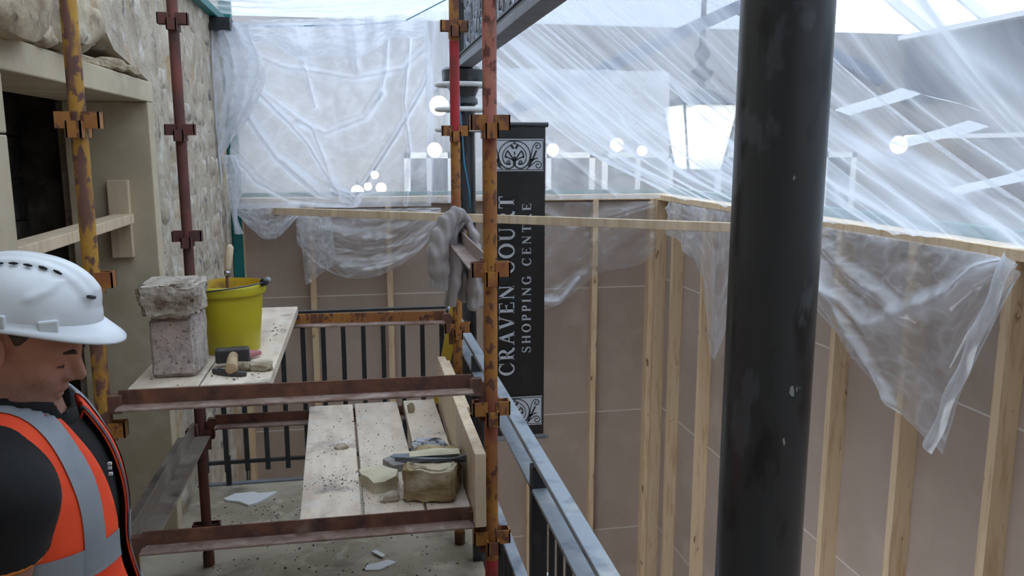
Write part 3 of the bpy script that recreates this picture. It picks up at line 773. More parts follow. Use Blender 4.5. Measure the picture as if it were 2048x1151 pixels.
bk = thing('mortar_bucket', (-.510,3.275,ZU), 'yellow plastic builder\'s bucket of mortar on the upper board', 'bucket')
bx_, by_ = -.510, 3.275
m_bkt = mat('yellow_bucket_plastic', srgb(198,186,34), .4, 0, [(srgb(182,170,40), 4, .4, .7), (srgb(206,198,110), 9, .66, .8)], spec=.5)
m_bki = mat('mortar_stained_yellow', srgb(196,160,30), .6, 0, [(srgb(110,82,50), 9, .5, .62), (srgb(170,150,110), 14, .58, .7)])
MB().lathe((bx_,by_,ZU), [(.104,.0),(.108,.004),(.128,.225),(.128,.226)], 48, cap=False).lathe((bx_,by_,ZU), [(.0,.002),(.104,.002)], 48, cap=False).build('bucket_wall', m_bkt, bk, smooth=True)
MB().lathe((bx_,by_,ZU), [(.128,.222),(.139,.224),(.141,.232),(.141,.252),(.137,.262),(.131,.263)], 48, cap=False).build('rim', m_bkt, bk, smooth=True)
MB().lathe((bx_,by_,ZU), [(.131,.263),(.127,.25),(.122,.19),(.118,.15)], 48, cap=False).build('inner_wall', m_bki, bk, smooth=True, fix=False)
MB().grid(lambda u, v: (bx_+.121*v*math.cos(2*PI*u), by_+.121*v*math.sin(2*PI*u), ZU+.198+.012*fbm((math.cos(2*PI*u)*v*2, math.sin(2*PI*u)*v*2, 1), 2)), 32, 8).build('mortar', mat('wet_mortar', srgb(168,156,136), .8, 0, [(srgb(140,128,110), 14, .45, .65)], (50,.5,.006)), bk, smooth=True)
hinge0, hinge1 = 75, 235
arc = [(bx_+(.146+.006*math.sin(PI*i/24))*math.cos(math.radians(hinge1+(360+hinge0-hinge1)*i/24)), by_+(.146+.006*math.sin(PI*i/24))*math.sin(math.radians(hinge1+(360+hinge0-hinge1)*i/24)), ZU+.248+.022*math.sin(PI*i/24)) for i in range(25)]
hd = MB().tube(arc, .0032, 8).build('handle', mat('bucket_wire', srgb(90,90,92), .4, .7), bk, smooth=True)
MB().tube(arc[13:19], .011, 12).build('grip', mat('grey_grip', srgb(120,122,124), .5), hd, smooth=True)
MB().tube(arc[12:14], .014, 12).build('grip_collar', m_iron, hd, smooth=True)

tw = thing('trowel', (-.515,3.325,ZU+.19), 'trowel with an upright wooden handle standing in the yellow bucket', 'trowel')
MB().tube([(-.517,3.325,ZU+.30),(-.515,3.327,ZU+.315),(-.510,3.33,ZU+.35),(-.503,3.333,ZU+.395),(-.502,3.334,ZU+.405)], [.010,.013,.0155,.0135,.006], 14).build('handle', m_wood, tw, smooth=True)
MB().tube([(-.519,3.325,ZU+.285),(-.517,3.325,ZU+.303)], .0115, 12).build('ferrule', mat('polished_steel', srgb(170,176,184), .25, .9), tw, smooth=True)
MB().tube([(-.519,3.325,ZU+.29),(-.520,3.325,ZU+.24),(-.516,3.325,ZU+.20)], .006, 10).build('tang', m_rust, tw, smooth=True)
MB().prism([(-.516,3.30,ZU+.205),(-.56,3.27,ZU+.185),(-.50,3.19,ZU+.19),(-.47,3.29,ZU+.20)], (0,0,.003)).build('blade', m_rust, tw)

hm = thing('lump_hammer', (-.465,2.99,ZU), 'lump hammer with a stubby wooden handle pointing at the camera, before the bucket', 'hammer')
m_hsteel = mat('dark_tool_steel', srgb(74,72,74), .5, .5, [(srgb(110,106,104), 12, .55, .7)])
MB().box((-.525,2.985,ZU+.016),(-.408,3.032,ZU+.068), rot=R('Z',6)).build('head', m_hsteel, hm, bevel=.007)
MB().tube([(-.462,3.02,ZU+.045),(-.460,2.97,ZU+.042),(-.454,2.90,ZU+.034),(-.450,2.862,ZU+.029),(-.450,2.858,ZU+.029)], [.014,.0175,.020,.0215,.017], 16).build('handle', mat('grimy_ash_handle', srgb(178,152,120), .7, 0, [(srgb(140,112,84), 12, .5, .7)]), hm, smooth=True)

kn = thing('utility_knife', (-.46,2.875,ZU), 'dark grey pocket tool lying in front of the hammer on the upper board', 'knife')
MB().prism([(-.525,2.915,ZU),(-.522,2.925,ZU),(-.48,2.905,ZU),(-.43,2.878,ZU),(-.402,2.868,ZU),(-.400,2.855,ZU),(-.42,2.850,ZU),(-.46,2.862,ZU),(-.50,2.888,ZU)], (0,0,.018)).build('knife_body', m_hsteel, kn, bevel=.004)
MB().prism([(-.505,2.908,ZU+.018),(-.49,2.902,ZU+.018),(-.47,2.885,ZU+.018),(-.485,2.889,ZU+.018)], (0,0,.003)).build('thumb_slot', m_iron, kn)
MB().prism([(-.45,2.882,ZU+.018),(-.425,2.87,ZU+.018),(-.43,2.86,ZU+.018),(-.455,2.87,ZU+.018)], (0,0,.003)).build('side_plate', mat('brushed_grip_plate', srgb(120,126,136), .35, .7), kn)

pk = thing('chalk_line', (-.425,3.10,ZU), 'dusty pink plastic handled tool lying between the hammer and the bucket', 'hand tool')
m_pk = mat('faded_pink_plastic', srgb(176,112,118), .6)
MB().tube([(-.445,3.075,ZU+.018),(-.42,3.10,ZU+.02),(-.385,3.13,ZU+.016)], [.017,.016,.008], 12).build('pink_grip', m_pk, pk, smooth=True)
MB().ball((-.43,3.035,ZU+.016), (.024,.02,.016)).build('dark_end', m_hsteel, pk, smooth=True)

for c, sz, sd, lab in [((-.425,2.935,ZU+.016),(.06,.045,.036),31,'tan stone chip touching the hammer handle'),
                       ((-.392,2.955,ZU+.013),(.05,.05,.03),33,'small pale stone chip between the tan chip and the brown chip'),
                       ((-.358,2.935,ZU+.014),(.075,.05,.032),36,'flat brown stone chip near the edge of the upper board')]:
    tag(rock(c, sz, sd, .45, 2, cuts=14).build('stone_chip', m_boulder), lab, 'stone chip', 'stone chips beside the hammer')

# ================================================================== things on the lower boards
ZL = -1.283
m_sand = mat('split_sandstone', srgb(172,152,116), .85, 0, [(srgb(138,116,82), 6, .42, .62, (1,1,3)), (srgb(198,186,160), 5, .55, .7, (1,1,2)), (srgb(104,90,70), 13, .62, .74)], (24,.7,.012,(1,1,2)))
m_cream = mat('pale_sawn_stone', srgb(206,196,170), .85, 0, [(srgb(184,172,146), 8, .45, .65)], (40,.4,.006))
tag(blockrock((.246,2.965,ZL+.066), (.19,.26,.128), 17, .010, 16, rot=-14).build('sandstone_block', m_sand, auto=True), 'big rough brown sandstone block on the lower boards', 'stone')
fs = MB()
pts = [(-.035,3.10),(.0,3.13),(.055,3.135),(.085,3.10),(.115,3.075),(.105,3.01),(.06,2.965),(.02,2.96),(.0,3.02),(-.025,3.05)]
r5 = random.Random(5)
top = [(x, y, ZL+.045) for x, y in pts]; bot = [(x*.97+r5.uniform(-.008,.004), y+r5.uniform(-.006,.006), ZL) for x, y in pts]
mid = [(x+r5.uniform(-.01,.012), y+r5.uniform(-.01,.012), ZL+.022) for x, y in pts]
k = len(pts); fs.add(top+mid+bot, [tuple(range(k)), tuple(range(3*k-1,2*k-1,-1))]+[(i,(i+1) % k,k+(i+1) % k,k+i) for i in range(k)]+[(k+i,k+(i+1) % k,2*k+(i+1) % k,2*k+i) for i in range(k)])
tag(fs.build('stone_slab', m_cream, auto=True), 'flat pale offcut of stone left of the big sandstone block', 'stone')
bt = thing('trowel', (.24,2.96,ZL+.13), 'grey tapered tool blade lying across the big sandstone block', 'trowel')
bp = [(.085,2.965),(.10,2.985),(.16,2.99),(.24,3.00),(.33,2.985),(.372,2.955),(.37,2.935),(.31,2.915),(.22,2.91),(.15,2.935),(.095,2.95)]
MB().prism([(x, y-.07*0, ZL+.142-.02*(x-.08)/.3) for x, y in bp], (0,0,.004)).build('blade', mat('grey_blade', srgb(112,118,128), .45, .4, [(srgb(140,146,154), 10, .5, .7)]), bt)
MB().prism([(.10,2.952,ZL+.128),(.16,2.922,ZL+.122),(.22,2.905,ZL+.114),(.31,2.905,ZL+.112),(.372,2.93,ZL+.118),(.372,2.93,ZL+.142),(.31,2.905,ZL+.142),(.22,2.905,ZL+.146),(.10,2.952,ZL+.145)], (0,.006,0)).build('blade_edge', bpy.data.materials['grey_blade'], bt)
MB().grid(lambda u, v: (.155+.19*u, 2.935+.06*v, ZL+.147+.016*math.sin(PI*u)*math.sin(PI*v)), 10, 6).build('mortar_smear', m_cream, bt, smooth=True)
tag(rock((.245,3.17,ZL+.062), (.145,.12,.13), 44, .22, 4).build('mortar_lump', mat('speckled_grey_mortar', srgb(168,168,176), .95, 0, [(srgb(66,64,68), 26, .50, .60), (srgb(206,208,214), 18, .58, .7)], (60,.9,.01)), auto=True), 'speckled grey lump of mortar behind the tool blade', 'mortar')
gs = MB().prism([(.06,3.24,ZL),(.09,3.27,ZL),(.175,3.22,ZL),(.16,3.17,ZL),(.10,3.16,ZL)], (0,0,.03))
tag(gs.build('grey_offcut', mat('grey_slate', srgb(150,146,142), .85, 0, [(srgb(120,114,110), 9, .45, .65)], (40,.4,.005)), bevel=.004), 'grey slate offcut lying between the flat stone and the mortar lump', 'stone')
tp = thing('tape_measure', (.338,3.165,ZL), 'blue and grey tape measure standing against the upright toe board', 'tape measure')
MB().box((.315,3.14,ZL),(.360,3.20,ZL+.072)).build('case', mat('grey_tape_case', srgb(104,106,110), .4, .2), tp, bevel=.010)
MB().box((.313,3.138,ZL+.066),(.362,3.202,ZL+.078)).build('blue_band', mat('blue_tape_band', srgb(60,94,150), .35), tp, bevel=.006)
MB().box((.318,3.143,ZL+.077),(.357,3.197,ZL+.086)).build('chrome_top', mat('chrome_top', srgb(160,170,186), .2, .9), tp, bevel=.005)
tag(rock((.218,3.91,ZL+.022), (.035,.03,.05), 50, .45, 2, cuts=14).build('stone_chip', m_boulder), 'small brown stone chip at the far end of the lower boards', 'stone chip')
tag(rock((-.11,3.47,ZL+.008), (.06,.035,.022), 52, .45, 2, cuts=14).build('stone_chip', m_boulder), 'thin dark stone flake on the leftmost lower board', 'stone chip')
tag(rock((.075,2.90,ZL+.012), (.07,.05,.03), 54, .3, 3).build('mortar_lump', m_mortar, auto=True), 'crumbly mortar lump in front of the flat pale stone', 'mortar')

# paper and board scraps on the gallery floor
def scrap(poly, z, label, th=.006, name='board_scrap'):
    tag(MB().prism([(x, y, z) for x, y in poly], (0,0,th)).build(name, m_white), label, 'scrap', 'white scraps on the floor')
scrap([(-.86,4.89),(-.83,4.86),(-.76,4.83),(-.70,4.77),(-.66,4.79),(-.60,4.86),(-.55,4.94),(-.66,4.935),(-.69,4.96),(-.80,4.955)], FLOOR+.001, 'torn white board scrap on the floor beyond the dark upright', .014)
scrap([(-.03,3.89),(.04,3.88),(.13,3.94),(.09,3.975),(.03,3.95),(-.02,3.94)], FLOOR+.001, 'torn white scrap on the floor below the front ledger, larger of two')
scrap([(.005,4.06),(.03,4.075),(.075,4.01),(.06,3.99),(.03,4.03)], FLOOR+.010, 'narrow white strip of scrap lying against the larger scrap')

# crumbs nobody could count
def crumbs(name, n, region, z, label, mt, smin_, smax_, seed, cl=()):
    r = random.Random(seed); mb = MB()
    for i in range(n):
        if cl and r.random() < .72:
            cx, cy, sx, sy = r.choice(cl); x, y = r.gauss(cx, sx), r.gauss(cy, sy)
        else: x, y = r.uniform(region[0], region[1]), r.uniform(region[2], region[3])
        if not (region[0] < x < region[1] and region[2] < y < region[3]): continue
        s = smin_+(smax_-smin_)*r.random()**3
        a = [(x+s*math.cos(t+r.random()*.6), y+s*math.sin(t+r.random()*.6), z+.0004) for t in (0,1.6,3.1,4.6)]
        tpz = z+s*r.uniform(.5,1)
        b = [(x+(p[0]-x)*.6, y+(p[1]-y)*.6, tpz) for p in a]
        mb.add(a+b, [(4,5,6,7),(0,1,5,4),(1,2,6,5),(2,3,7,6),(3,0,4,7)])
    o = mb.build(name, mt); return tag(o, label, 'debris', kind='stuff')
m_crumb = mat('dark_crumbs', srgb(92,84,78), .95, 0, [(srgb(132,120,106), 60, .45, .6)])
crumbs('mortar_crumbs', 900, (-.25,.33,2.76,4.05), ZL, 'dark mortar crumbs scattered over the lower boards', m_crumb, .0010, .0042, 1, [(-.13,3.45,.08,.14),(-.06,3.06,.09,.06),(.05,3.55,.10,.16),(.06,2.9,.07,.06),(-.1,3.12,.05,.05)])
crumbs('mortar_crumbs', 130, (-.75,-.33,2.78,4.0), ZU, 'dark mortar crumbs scattered over the upper boards', m_crumb, .001, .005, 2, [(-.36,3.62,.03,.08),(-.40,2.86,.05,.03)])
crumbs('floor_grit', 1500, (-.95,.5,2.3,5.0), FLOOR, 'grit and crumbs scattered over the gallery floor', m_crumb, .0014, .0085, 3, [(-.35,4.3,.22,.25),(-.3,3.7,.2,.12),(-.6,3.3,.2,.2),(0,3.8,.25,.12),(-.55,4.6,.15,.2)])
# ================================================================== polythene sheeting
def film(name, P, mat_, parent=None, label=None, group='polythene dust sheets', uvs=(1,1), fold=None):
    """P: array (nv+1, nu+1, 3) of points; UV runs 0..1 over it times uvs"""
    nv, nu = P.shape[0]-1, P.shape[1]-1
    V = P.reshape(-1, 3); lo = V.min(0); hi = V.max(0)
    o_ = ORG[parent.name] if parent is not None else ((lo[0]+hi[0])/2, (lo[1]+hi[1])/2, lo[2])
    I = np.arange((nu+1)*(nv+1)).reshape(nv+1, nu+1)
    F = np.stack([I[:-1,:-1], I[:-1,1:], I[1:,1:], I[1:,:-1]], -1).reshape(-1, 4)
    me = bpy.data.meshes.new(name); me.from_pydata((V-np.array(o_)).tolist(), [], F.tolist())
    uv = me.uv_layers.new(name='UVMap')
    iu = (F % (nu+1))/nu*uvs[0]; iv = (F // (nu+1))/nv*uvs[1]
    uv.data.foreach_set('uv', np.stack([iu, iv], -1).reshape(-1).astype(np.float32))
    me.polygons.foreach_set('use_smooth', [True]*len(me.polygons))
    if fold is not None:
        at_ = me.attributes.new('fold', 'FLOAT', 'POINT'); at_.data.foreach_set('value', fold.reshape(-1).astype(np.float32))
    o = put(name, me, mat_, parent, o_)
    if label: tag(o, label, 'plastic sheet', group)
    return o
def nz(a, b, seed=0.0, oc=3):
    """smooth value noise on arrays, about -1..1"""
    def h(i, j): return np.modf(np.abs(np.sin(i*127.1+j*311.7+seed*74.7)*43758.5453))[0]
    out = 0; am = 1; tot = 0
    for k in range(oc):
        i, j = np.floor(a), np.floor(b); f, g_ = a-i, b-j
        f = f*f*(3-2*f); g_ = g_*g_*(3-2*g_)
        v = (h(i,j)*(1-f)+h(i+1,j)*f)*(1-g_)+(h(i,j+1)*(1-f)+h(i+1,j+1)*f)*g_
        out = out+am*(2*v-1); tot += am; a = a*2.03+5.1; b = b*2.03+1.7; am *= .5
    return out/tot
def ridge(n_, p=1.0): return (1-np.abs(n_))**2
def crease(X, Z, poly, w):
    """1 on the polyline, falling off within w"""
    best = np.full(X.shape, 9.0)
    for (x0, z0), (x1, z1) in zip(poly, poly[1:]):
        dx, dz = x1-x0, z1-z0; t = np.clip(((X-x0)*dx+(Z-z0)*dz)/(dx*dx+dz*dz+1e-9), 0, 1)
        best = np.minimum(best, np.hypot(X-x0-t*dx, Z-z0-t*dz))
    return np.exp(-(best/w)**2)
def UV(nu, nv): return np.meshgrid(np.linspace(0,1,nu+1), np.linspace(0,1,nv+1))

pl_a = plastic('polythene_clear', .40, .22, (5, 7, 1), .75, gloss=.07)
pl_thick = plastic('polythene_doubled', .46, .40, (7, 9, 1), .6, gloss=.08)
pl_tent = plastic('polythene_streaked', .15, .34, (1.1, 22, 1), .38, gloss=.05, lo=.46, hi=.72)
pl_flap = plastic('polythene_flap', .24, .26, (4, 8, 1), .42, gloss=.10)
pl_clear = plastic('polythene_taut', .42, .25, (6, 4, 1), .5, gloss=.06)

# sheet hung across the left of the court
pc = lambda pts: [(-1.06+(u-430)*.00388, .90-(v-60)*.00386) for u, v in pts]
U, V_ = UV(220, 190)
topz = .93+.10*U; X = -1.02+1.60*U+.04*np.sin(V_*3); Z = topz+(-.475-topz)*V_
D = np.zeros_like(X); FO = np.zeros_like(X)
for pts, w_, a_ in [([(440,90),(470,200),(540,310),(620,385),(690,408)], .035, .10),
                    ([(430,70),(520,190),(600,280),(650,370),(700,400)], .022, .06),
                    ([(878,80),(840,170),(780,270),(720,360),(690,395)], .020, .07),
                    ([(880,60),(800,130),(700,150),(560,130),(470,90)], .030, .05),
                    ([(470,150),(560,230),(640,262),(720,230),(755,180)], .030, .06),
                    ([(500,70),(520,180),(610,250),(640,330),(660,390)], .020, .05),
                    ([(560,320),(620,370),(690,385),(740,380)], .03, .05),
                    ([(450,300),(500,360),(560,395),(680,412)], .03, .06),
                    ([(815,70),(800,200),(810,300),(800,410)], .015, .04),
                    ([(590,60),(600,120),(620,210)], .018, .04), ([(700,60),(705,130)], .03, .05), ([(770,60),(765,130),(750,190)], .018, .04)]:
    c_ = crease(X, Z, pc(pts), w_); D += a_*c_; xw, zw = X+.016*nz(X*7, Z*7, 77), Z+.018*nz(X*6, Z*6, 78); FO = np.maximum(FO, a_*(2.6*crease(xw, zw, pc(pts), w_*2.0)+2.6*crease(xw, zw, pc(pts), w_*.6))*(.45+.75*np.clip(nz(X*5, Z*5, 79)+.5,0,1)))
D += .035*np.sin(U*44+2*np.sin(U*9))*np.exp(-V_*9)+.03*nz(U*7, V_*6, 3)+.016*ridge(nz(U*5+V_*6, V_*2.5-U*3, 5))
FO = FO*.75+.12*ridge(nz(U*6+V_*5, V_*3-U*3, 5))**4
film('polythene_sheet', np.stack([X, 6.86-D, Z], -1), pl_a, fold=FO, label='large crumpled clear polythene sheet hung from a cord across the left of the court')
# turned-over top hem of the same run of sheeting
U, V_ = UV(150, 40)
topz = .95+.10*U; dz = .10+.22*np.exp(-((U-.52)/.36)**2)+.03*np.sin(U*21)
X = -.98+1.54*U; Z = topz-dz*V_
D = .03*np.sin(U*44+2*np.sin(U*9))*(1-.6*V_)+.03*nz(U*9, V_*3, 9)
film('polythene_sheet', np.stack([X, 6.79-D, Z], -1), pl_thick, label='milky turned-over hem along the top of the left polythene sheet')
# loose fold hanging over the teal post by the stone wall
U, V_ = UV(60, 110)
X = -1.12+(.30+.12*np.sin(V_*3))*U+.06*np.sin(V_*4)-.02; Z = .93-(.78+.42*(1-U))*V_
D = .05*np.sin(U*14+V_*3)+.04*nz(U*3, V_*7, 4)+.05*np.sin(V_*PI)
X = np.maximum(X, -1.035+.01*U)
film('polythene_sheet', np.stack([X, 6.62-D, Z], -1), pl_thick, label='bunched polythene fold hanging over the teal post beside the stone wall')
U, V_ = UV(40, 120)
X = -1.03+(.09+.05*np.sin(V_*6))*U+.05*V_; Z = -.05-.62*V_
film('polythene_sheet', np.stack([X, 6.75-.03*np.sin(U*9+V_*4)-.03*nz(U*2, V_*9, 7), Z], -1), pl_thick, label='narrow gathered tail of polythene down the teal post')
# overhead sheet between girder and stone wall
U, V_ = UV(120, 160)
X = -1.02+1.74*U; Y = 4.9+2.0*V_; Z = 1.02+.09*U-.05*np.sin(PI*U)+.03*ridge(nz(V_*16+U*2, U*1.5, 6))+.02*nz(U*6, V_*6, 2)
film('polythene_sheet', np.stack([X, Y, Z], -1), plastic('polythene_overhead', .12, .5, (2, 18, 1), .30, gloss=.05), label='overhead polythene sheet stretched from the girder to the stone wall')

# the big streaked sheet from the girder down to the right hoarding
U, V_ = UV(110, 560)          # U: girder -> hoarding, V_: along the court
yt = -.9+6.75*V_; yb = -.4+7.25*V_
X = .81+1.90*U; Y = yt+(yb-yt)*U; Z = .64+(-.405-.64)*U-.10*np.sin(PI*U)*(.6+.5*nz(V_*4, V_*0, 8))
ph = V_*1.0+.012*np.sin(U*5+V_*9)
H = .055*ridge(nz(ph*16, U*.9, 1, 2))+.030*ridge(nz(ph*38, U*1.4, 2, 2))+.012*ridge(nz(ph*80, U*2, 3, 1))
H *= (.55+.45*np.sin(PI*np.clip(U*1.1,0,1)))
FO = .55*ridge(nz(ph*22, U*.8, 11, 2))**7+.45*ridge(nz(ph*46, U*1.1, 12, 2))**8+.28*np.clip(nz(ph*9, U*1.2, 13, 2),0,1)
FO *= .45+.75*np.clip(nz(V_*6, U*1.6, 14, 1)*.8+.5, 0, 1)
tent = film('polythene_sheet', np.stack([X-H*.35, Y, Z-H], -1), pl_tent, fold=FO-.06, label='big streaked polythene sheet slanting from the girder down to the right-hand hoarding')
def on_tent(u, v, e=.07):
    Yt = -.9+6.75*v; Yb = -.4+7.25*v
    return (.81+1.90*u-e*.5, Yt+(Yb-Yt)*u, .64-1.045*u-.07*math.sin(PI*u)-e)
def tape(u0, v0, u1, v1, w_=.008):
    n_ = 14; a, b = [], []
    for i in range(n_+1):
        t = i/n_; u = u0+(u1-u0)*t; v = v0+(v1-v0)*t+.0015*math.sin(t*7)
        e = -.035
        a.append(on_tent(u-w_*1.2, v+w_*.5, e)); b.append(on_tent(u+w_*1.2, v-w_*.5, e))
    MB().add(a+b, [(i, i+1, n_+1+i+1, n_+1+i) for i in range(n_)]).build('tape_strip', m_tape, tent, fix=False)
tape(.46,.486,.42,.421); tape(.42,.421,.48,.393, .004); tape(.57,.471,.51,.40); tape(.76,.471,.65,.393); tape(.12,.871,.25,.836, .005); tape(.13,.479,.14,.45, .010)
# upright sheet closing the far right end above the hoarding
U, V_ = UV(90, 60)
X = .84+1.86*U; Z = .66-1.10*V_
D = .03*nz(U*5, V_*4, 12)+.05*crease(X, Z, [(.9,.6),(1.5,.1),(2.2,-.42)], .03)+.05*crease(X, Z, [(1.0,.3),(1.35,-.1),(1.7,-.42)], .025)+.03*np.sin(U*30)*np.exp(-V_*8)
film('polythene_sheet', np.stack([X, 6.98-D, Z], -1), pl_clear, label='clear upright polythene sheet beyond the banner above the far hoarding')
U, V_ = UV(30, 60)
X = .54+.30*U; Z = 1.06-1.50*V_
film('polythene_sheet', np.stack([X, 6.7-.03*np.sin(U*12+V_*2)-.03*nz(U*2, V_*6, 3), Z], -1), pl_clear, label='narrow strip of polythene behind the far column')

# flaps hanging in front of the hoardings
U, V_ = UV(120, 70)
X = -.52+1.20*U; bt_ = .66*np.clip(np.sin(PI*np.clip(U*.92+.06,0,1)),0,1)**.55*(1-.24*U); Z = -.50-bt_*V_
sw = np.sin(PI*U)
D = .02+.03*ridge(nz((V_*1.6+.5*sw)*3.2, U*1.0, 21, 2))+.05*np.sin((V_-.35*sw)*15)*sw*.5+.03*nz(U*6, V_*5, 22)
FO = .38*ridge(nz((V_*1.3+.55*(1-sw))*5.5, U*1.2, 24, 2))**5+.2*np.clip(V_-.85,0,1)*6*.3
film('polythene_sheet', np.stack([X, 7.06-D-.05*V_, Z], -1), pl_flap, fold=FO, label='swagged polythene flap below the batten left of the grey garment')
U, V_ = UV(60, 50)
X = -.98+.50*U; Z = -.44-(.10+.20*np.sin(PI*U)**1.3)*V_
D = .03*np.sin(U*26+V_*4)*V_+.05*ridge(nz(U*4+V_, V_*4, 31))
film('polythene_sheet', np.stack([X, 6.98-D, Z], -1), pl_thick, label='small bunched polythene flap at the left end of the batten')
U, V_ = UV(40, 60)
X = -.50+.26*U+.04*V_; Z = -.50-(.62-.18*U)*V_
film('polythene_sheet', np.stack([X, 6.93-.04*ridge(nz(U*4, V_*3, 35))-.02*np.sin(U*9+V_*6), Z], -1), pl_flap, label='short polythene overlap hanging over the left stud of the far hoarding')
U, V_ = UV(100, 70)
X = 1.50+1.16*U; Z = -.47-(.97-.52*U+.05*np.sin(U*9))*V_
D = .03*nz(U*5, V_*4, 41)+.05*crease(U, V_, [(.0,.72),(.06,.90),(.2,.96),(.34,.86)], .035)+.04*crease(U, V_, [(.1,.1),(.3,.3),(.6,.2),(.9,.05)], .05)
FO = .7*crease(U, V_, [(.0,.72),(.06,.90),(.2,.96),(.34,.86)], .03)+.2*ridge(nz(U*5+V_*3, V_*4, 43))**5
film('polythene_sheet', np.stack([X, 7.06-D, Z], -1), fold=FO, mat_=plastic('polythene_flap_clear', .06, .22, (4,6,1), .8, gloss=.06), label='clear polythene flap on the far hoarding right of the banner')
U, V_ = UV(90, 90)
Y = 6.55-1.55*U; bt_ = .28+.30*U+.62*np.exp(-((U-.66)/.14)**2); Z = -.44-bt_*V_
D = .03+.05*ridge(nz(U*6, V_*2.2, 51))+.04*np.sin(U*16+V_*3)*V_*.6
film('polythene_sheet', np.stack([2.60-D, Y, Z], -1), pl_flap, label='pointed polythene flap on the right hoarding left of the thick black column')
U, V_ = UV(140, 110)
Y = 4.36-1.55*U
prof = np.interp(U, [0,.08,.3,.62,.80,.86,1.0], [.36,.48,.66,.86,.93,.60,.10])
Z = -.435-prof*V_
A = U; 
D = .03+.06*crease(A, V_, [(.0,.55),(.2,.55),(.42,.62),(.7,.30),(1,.02)], .05)+.06*crease(A, V_, [(.0,.25),(.15,.5),(.35,.78),(.55,.98)], .04)+.05*crease(A, V_, [(.05,.15),(.3,.35),(.55,.40)], .05)+.03*nz(U*5, V_*4, 61)+.012*ridge(nz(U*9, V_*8, 62))
FO = .35*crease(A, V_, [(.0,.55),(.2,.55),(.42,.62),(.7,.30),(1,.02)], .035)+.35*crease(A, V_, [(.0,.25),(.15,.5),(.35,.78),(.55,.98)], .03)+.3*ridge(nz(U*7+V_*2, V_*6, 64))**6-.04
fl6 = film('polythene_sheet', np.stack([2.60-D, Y, Z], -1), pl_flap, fold=FO, label='large crumpled triangular polythene flap on the right hoarding')
U, V_ = UV(8, 60)
c0 = np.array((2.52,2.80,-.42)); c1 = np.array((2.50,3.135,-1.335)); w0 = np.array((0,.05,.03))
P = c0+(c1-c0)*V_[...,None]+w0*(U[...,None]-.5)*2*(.62)+np.stack([-.02*np.sin(PI*U)-.008*np.sin(V_*20), 0*U, 0*U], -1)
film('taped_seam', P, plastic('polythene_seam', .55, .3, (3, 9, 1), .4), parent=fl6)

# cords
def cord(name, pts, label, r=.004, m=m_blue):
    tag(MB().tube(pts, r, 6).build(name, m, smooth=True), label, 'cord')
cord('cord', [(-1.0,6.84,.935),(-.6,6.82,.93),(0,6.82,.955),(.4,6.84,1.0),(.72,6.0,1.07)], 'thin blue cord along the top of the left polythene sheet')
cord('cord', [(.70,5.80,.46),(.705,5.78,.25),(.72,5.78,.08),(.73,5.78,-.1),(.765,5.78,-.3),(.77,5.78,-.42)], 'thin blue cord dangling in front of the far column', .005)

# ================================================================== lamps of the court
m_glow = emit('lantern_glow', (1,.97,.88,1), 9.0)
m_bulb = emit('lamp_glow', (1,.95,.78,1), 14.0)
m_lant = mat('grey_green_lantern_metal', srgb(52,58,68), .5, .1)
lx, ly = 3.42, 8.0
la = thing('pendant_lantern', (lx,ly,-.25), 'large glowing street-style lantern hanging behind the streaked polythene', 'lantern')
def sq(r0, z0, r1, z1, mb, n_=4, a0=PI/4):
    v = [(lx+r*math.cos(a0+2*PI*k/n_), ly+r*math.sin(a0+2*PI*k/n_), z) for r, z in ((r0,z0),(r1,z1)) for k in range(n_)]
    return mb.add(v, [(k,(k+1) % n_,n_+(k+1) % n_,n_+k) for k in range(n_)])
sq(.245,-.22,.395,.42,MB()).build('glass_body', plastic('frosted_lantern_glass', .45, .0, (1,1,1), .1, col=(.97,1,.96,1)), la)
MB().ball((lx,ly,.16), (.235,.235,.27), 20, 12).build('glowing_mantle', m_glow, la, smooth=True)
f_ = MB()
for k in range(4):
    a = PI/4+k*PI/2
    f_.tube([(lx+.25*math.cos(a), ly+.25*math.sin(a), -.22),(lx+.405*math.cos(a), ly+.405*math.sin(a), .43)], .013, 6)
    b = a+PI/2
    for r_, z_ in ((.25,-.22),(.405,.43)): f_.tube([(lx+r_*math.cos(a), ly+r_*math.sin(a), z_),(lx+r_*math.cos(b), ly+r_*math.sin(b), z_)], .013, 6)
f_.build('lantern_frame', m_lant, la)
m4 = MB(); sq(.44,.43,.10,.58,m4); m4.build('lantern_cap', m_lant, la)
MB().lathe((lx,ly,0), [(.03,.56),(.05,.62),(.03,.66),(.10,.70),(.12,.76),(.05,.80),(.035,.85),(.075,.90),(.075,.96),(.04,1.0),(.026,1.2),(.026,1.9)], 16).build('stem', m_lant, la, smooth=True)
br = MB().beam((2.26,8.0,.707),(3.8,8.0,1.40),.16,.12).beam((3.8,8.0,1.40),(5.4,8.0,.7),.16,.12).beam((2.26,8.0,.70),(1.2,8.0,.25),.16,.12)
struct('trim_12', br, mat('blue_grey_roof_beam', srgb(118,126,146), .6))
def wall_lamp(x, y, z, r, label):
    t = thing('globe_lamp', (x,y,z-r), label, 'lamp', 'lit lamps beyond the polythene')
    MB().ball((x,y,z), r, 14, 10).build('globe', m_bulb, t, smooth=True)
    MB().tube([(x,y,z+r*.9),(x,y+.05,z+r*1.8),(x,10.2,z+r*1.6)], .012, 6).build('bracket', m_lant, t)
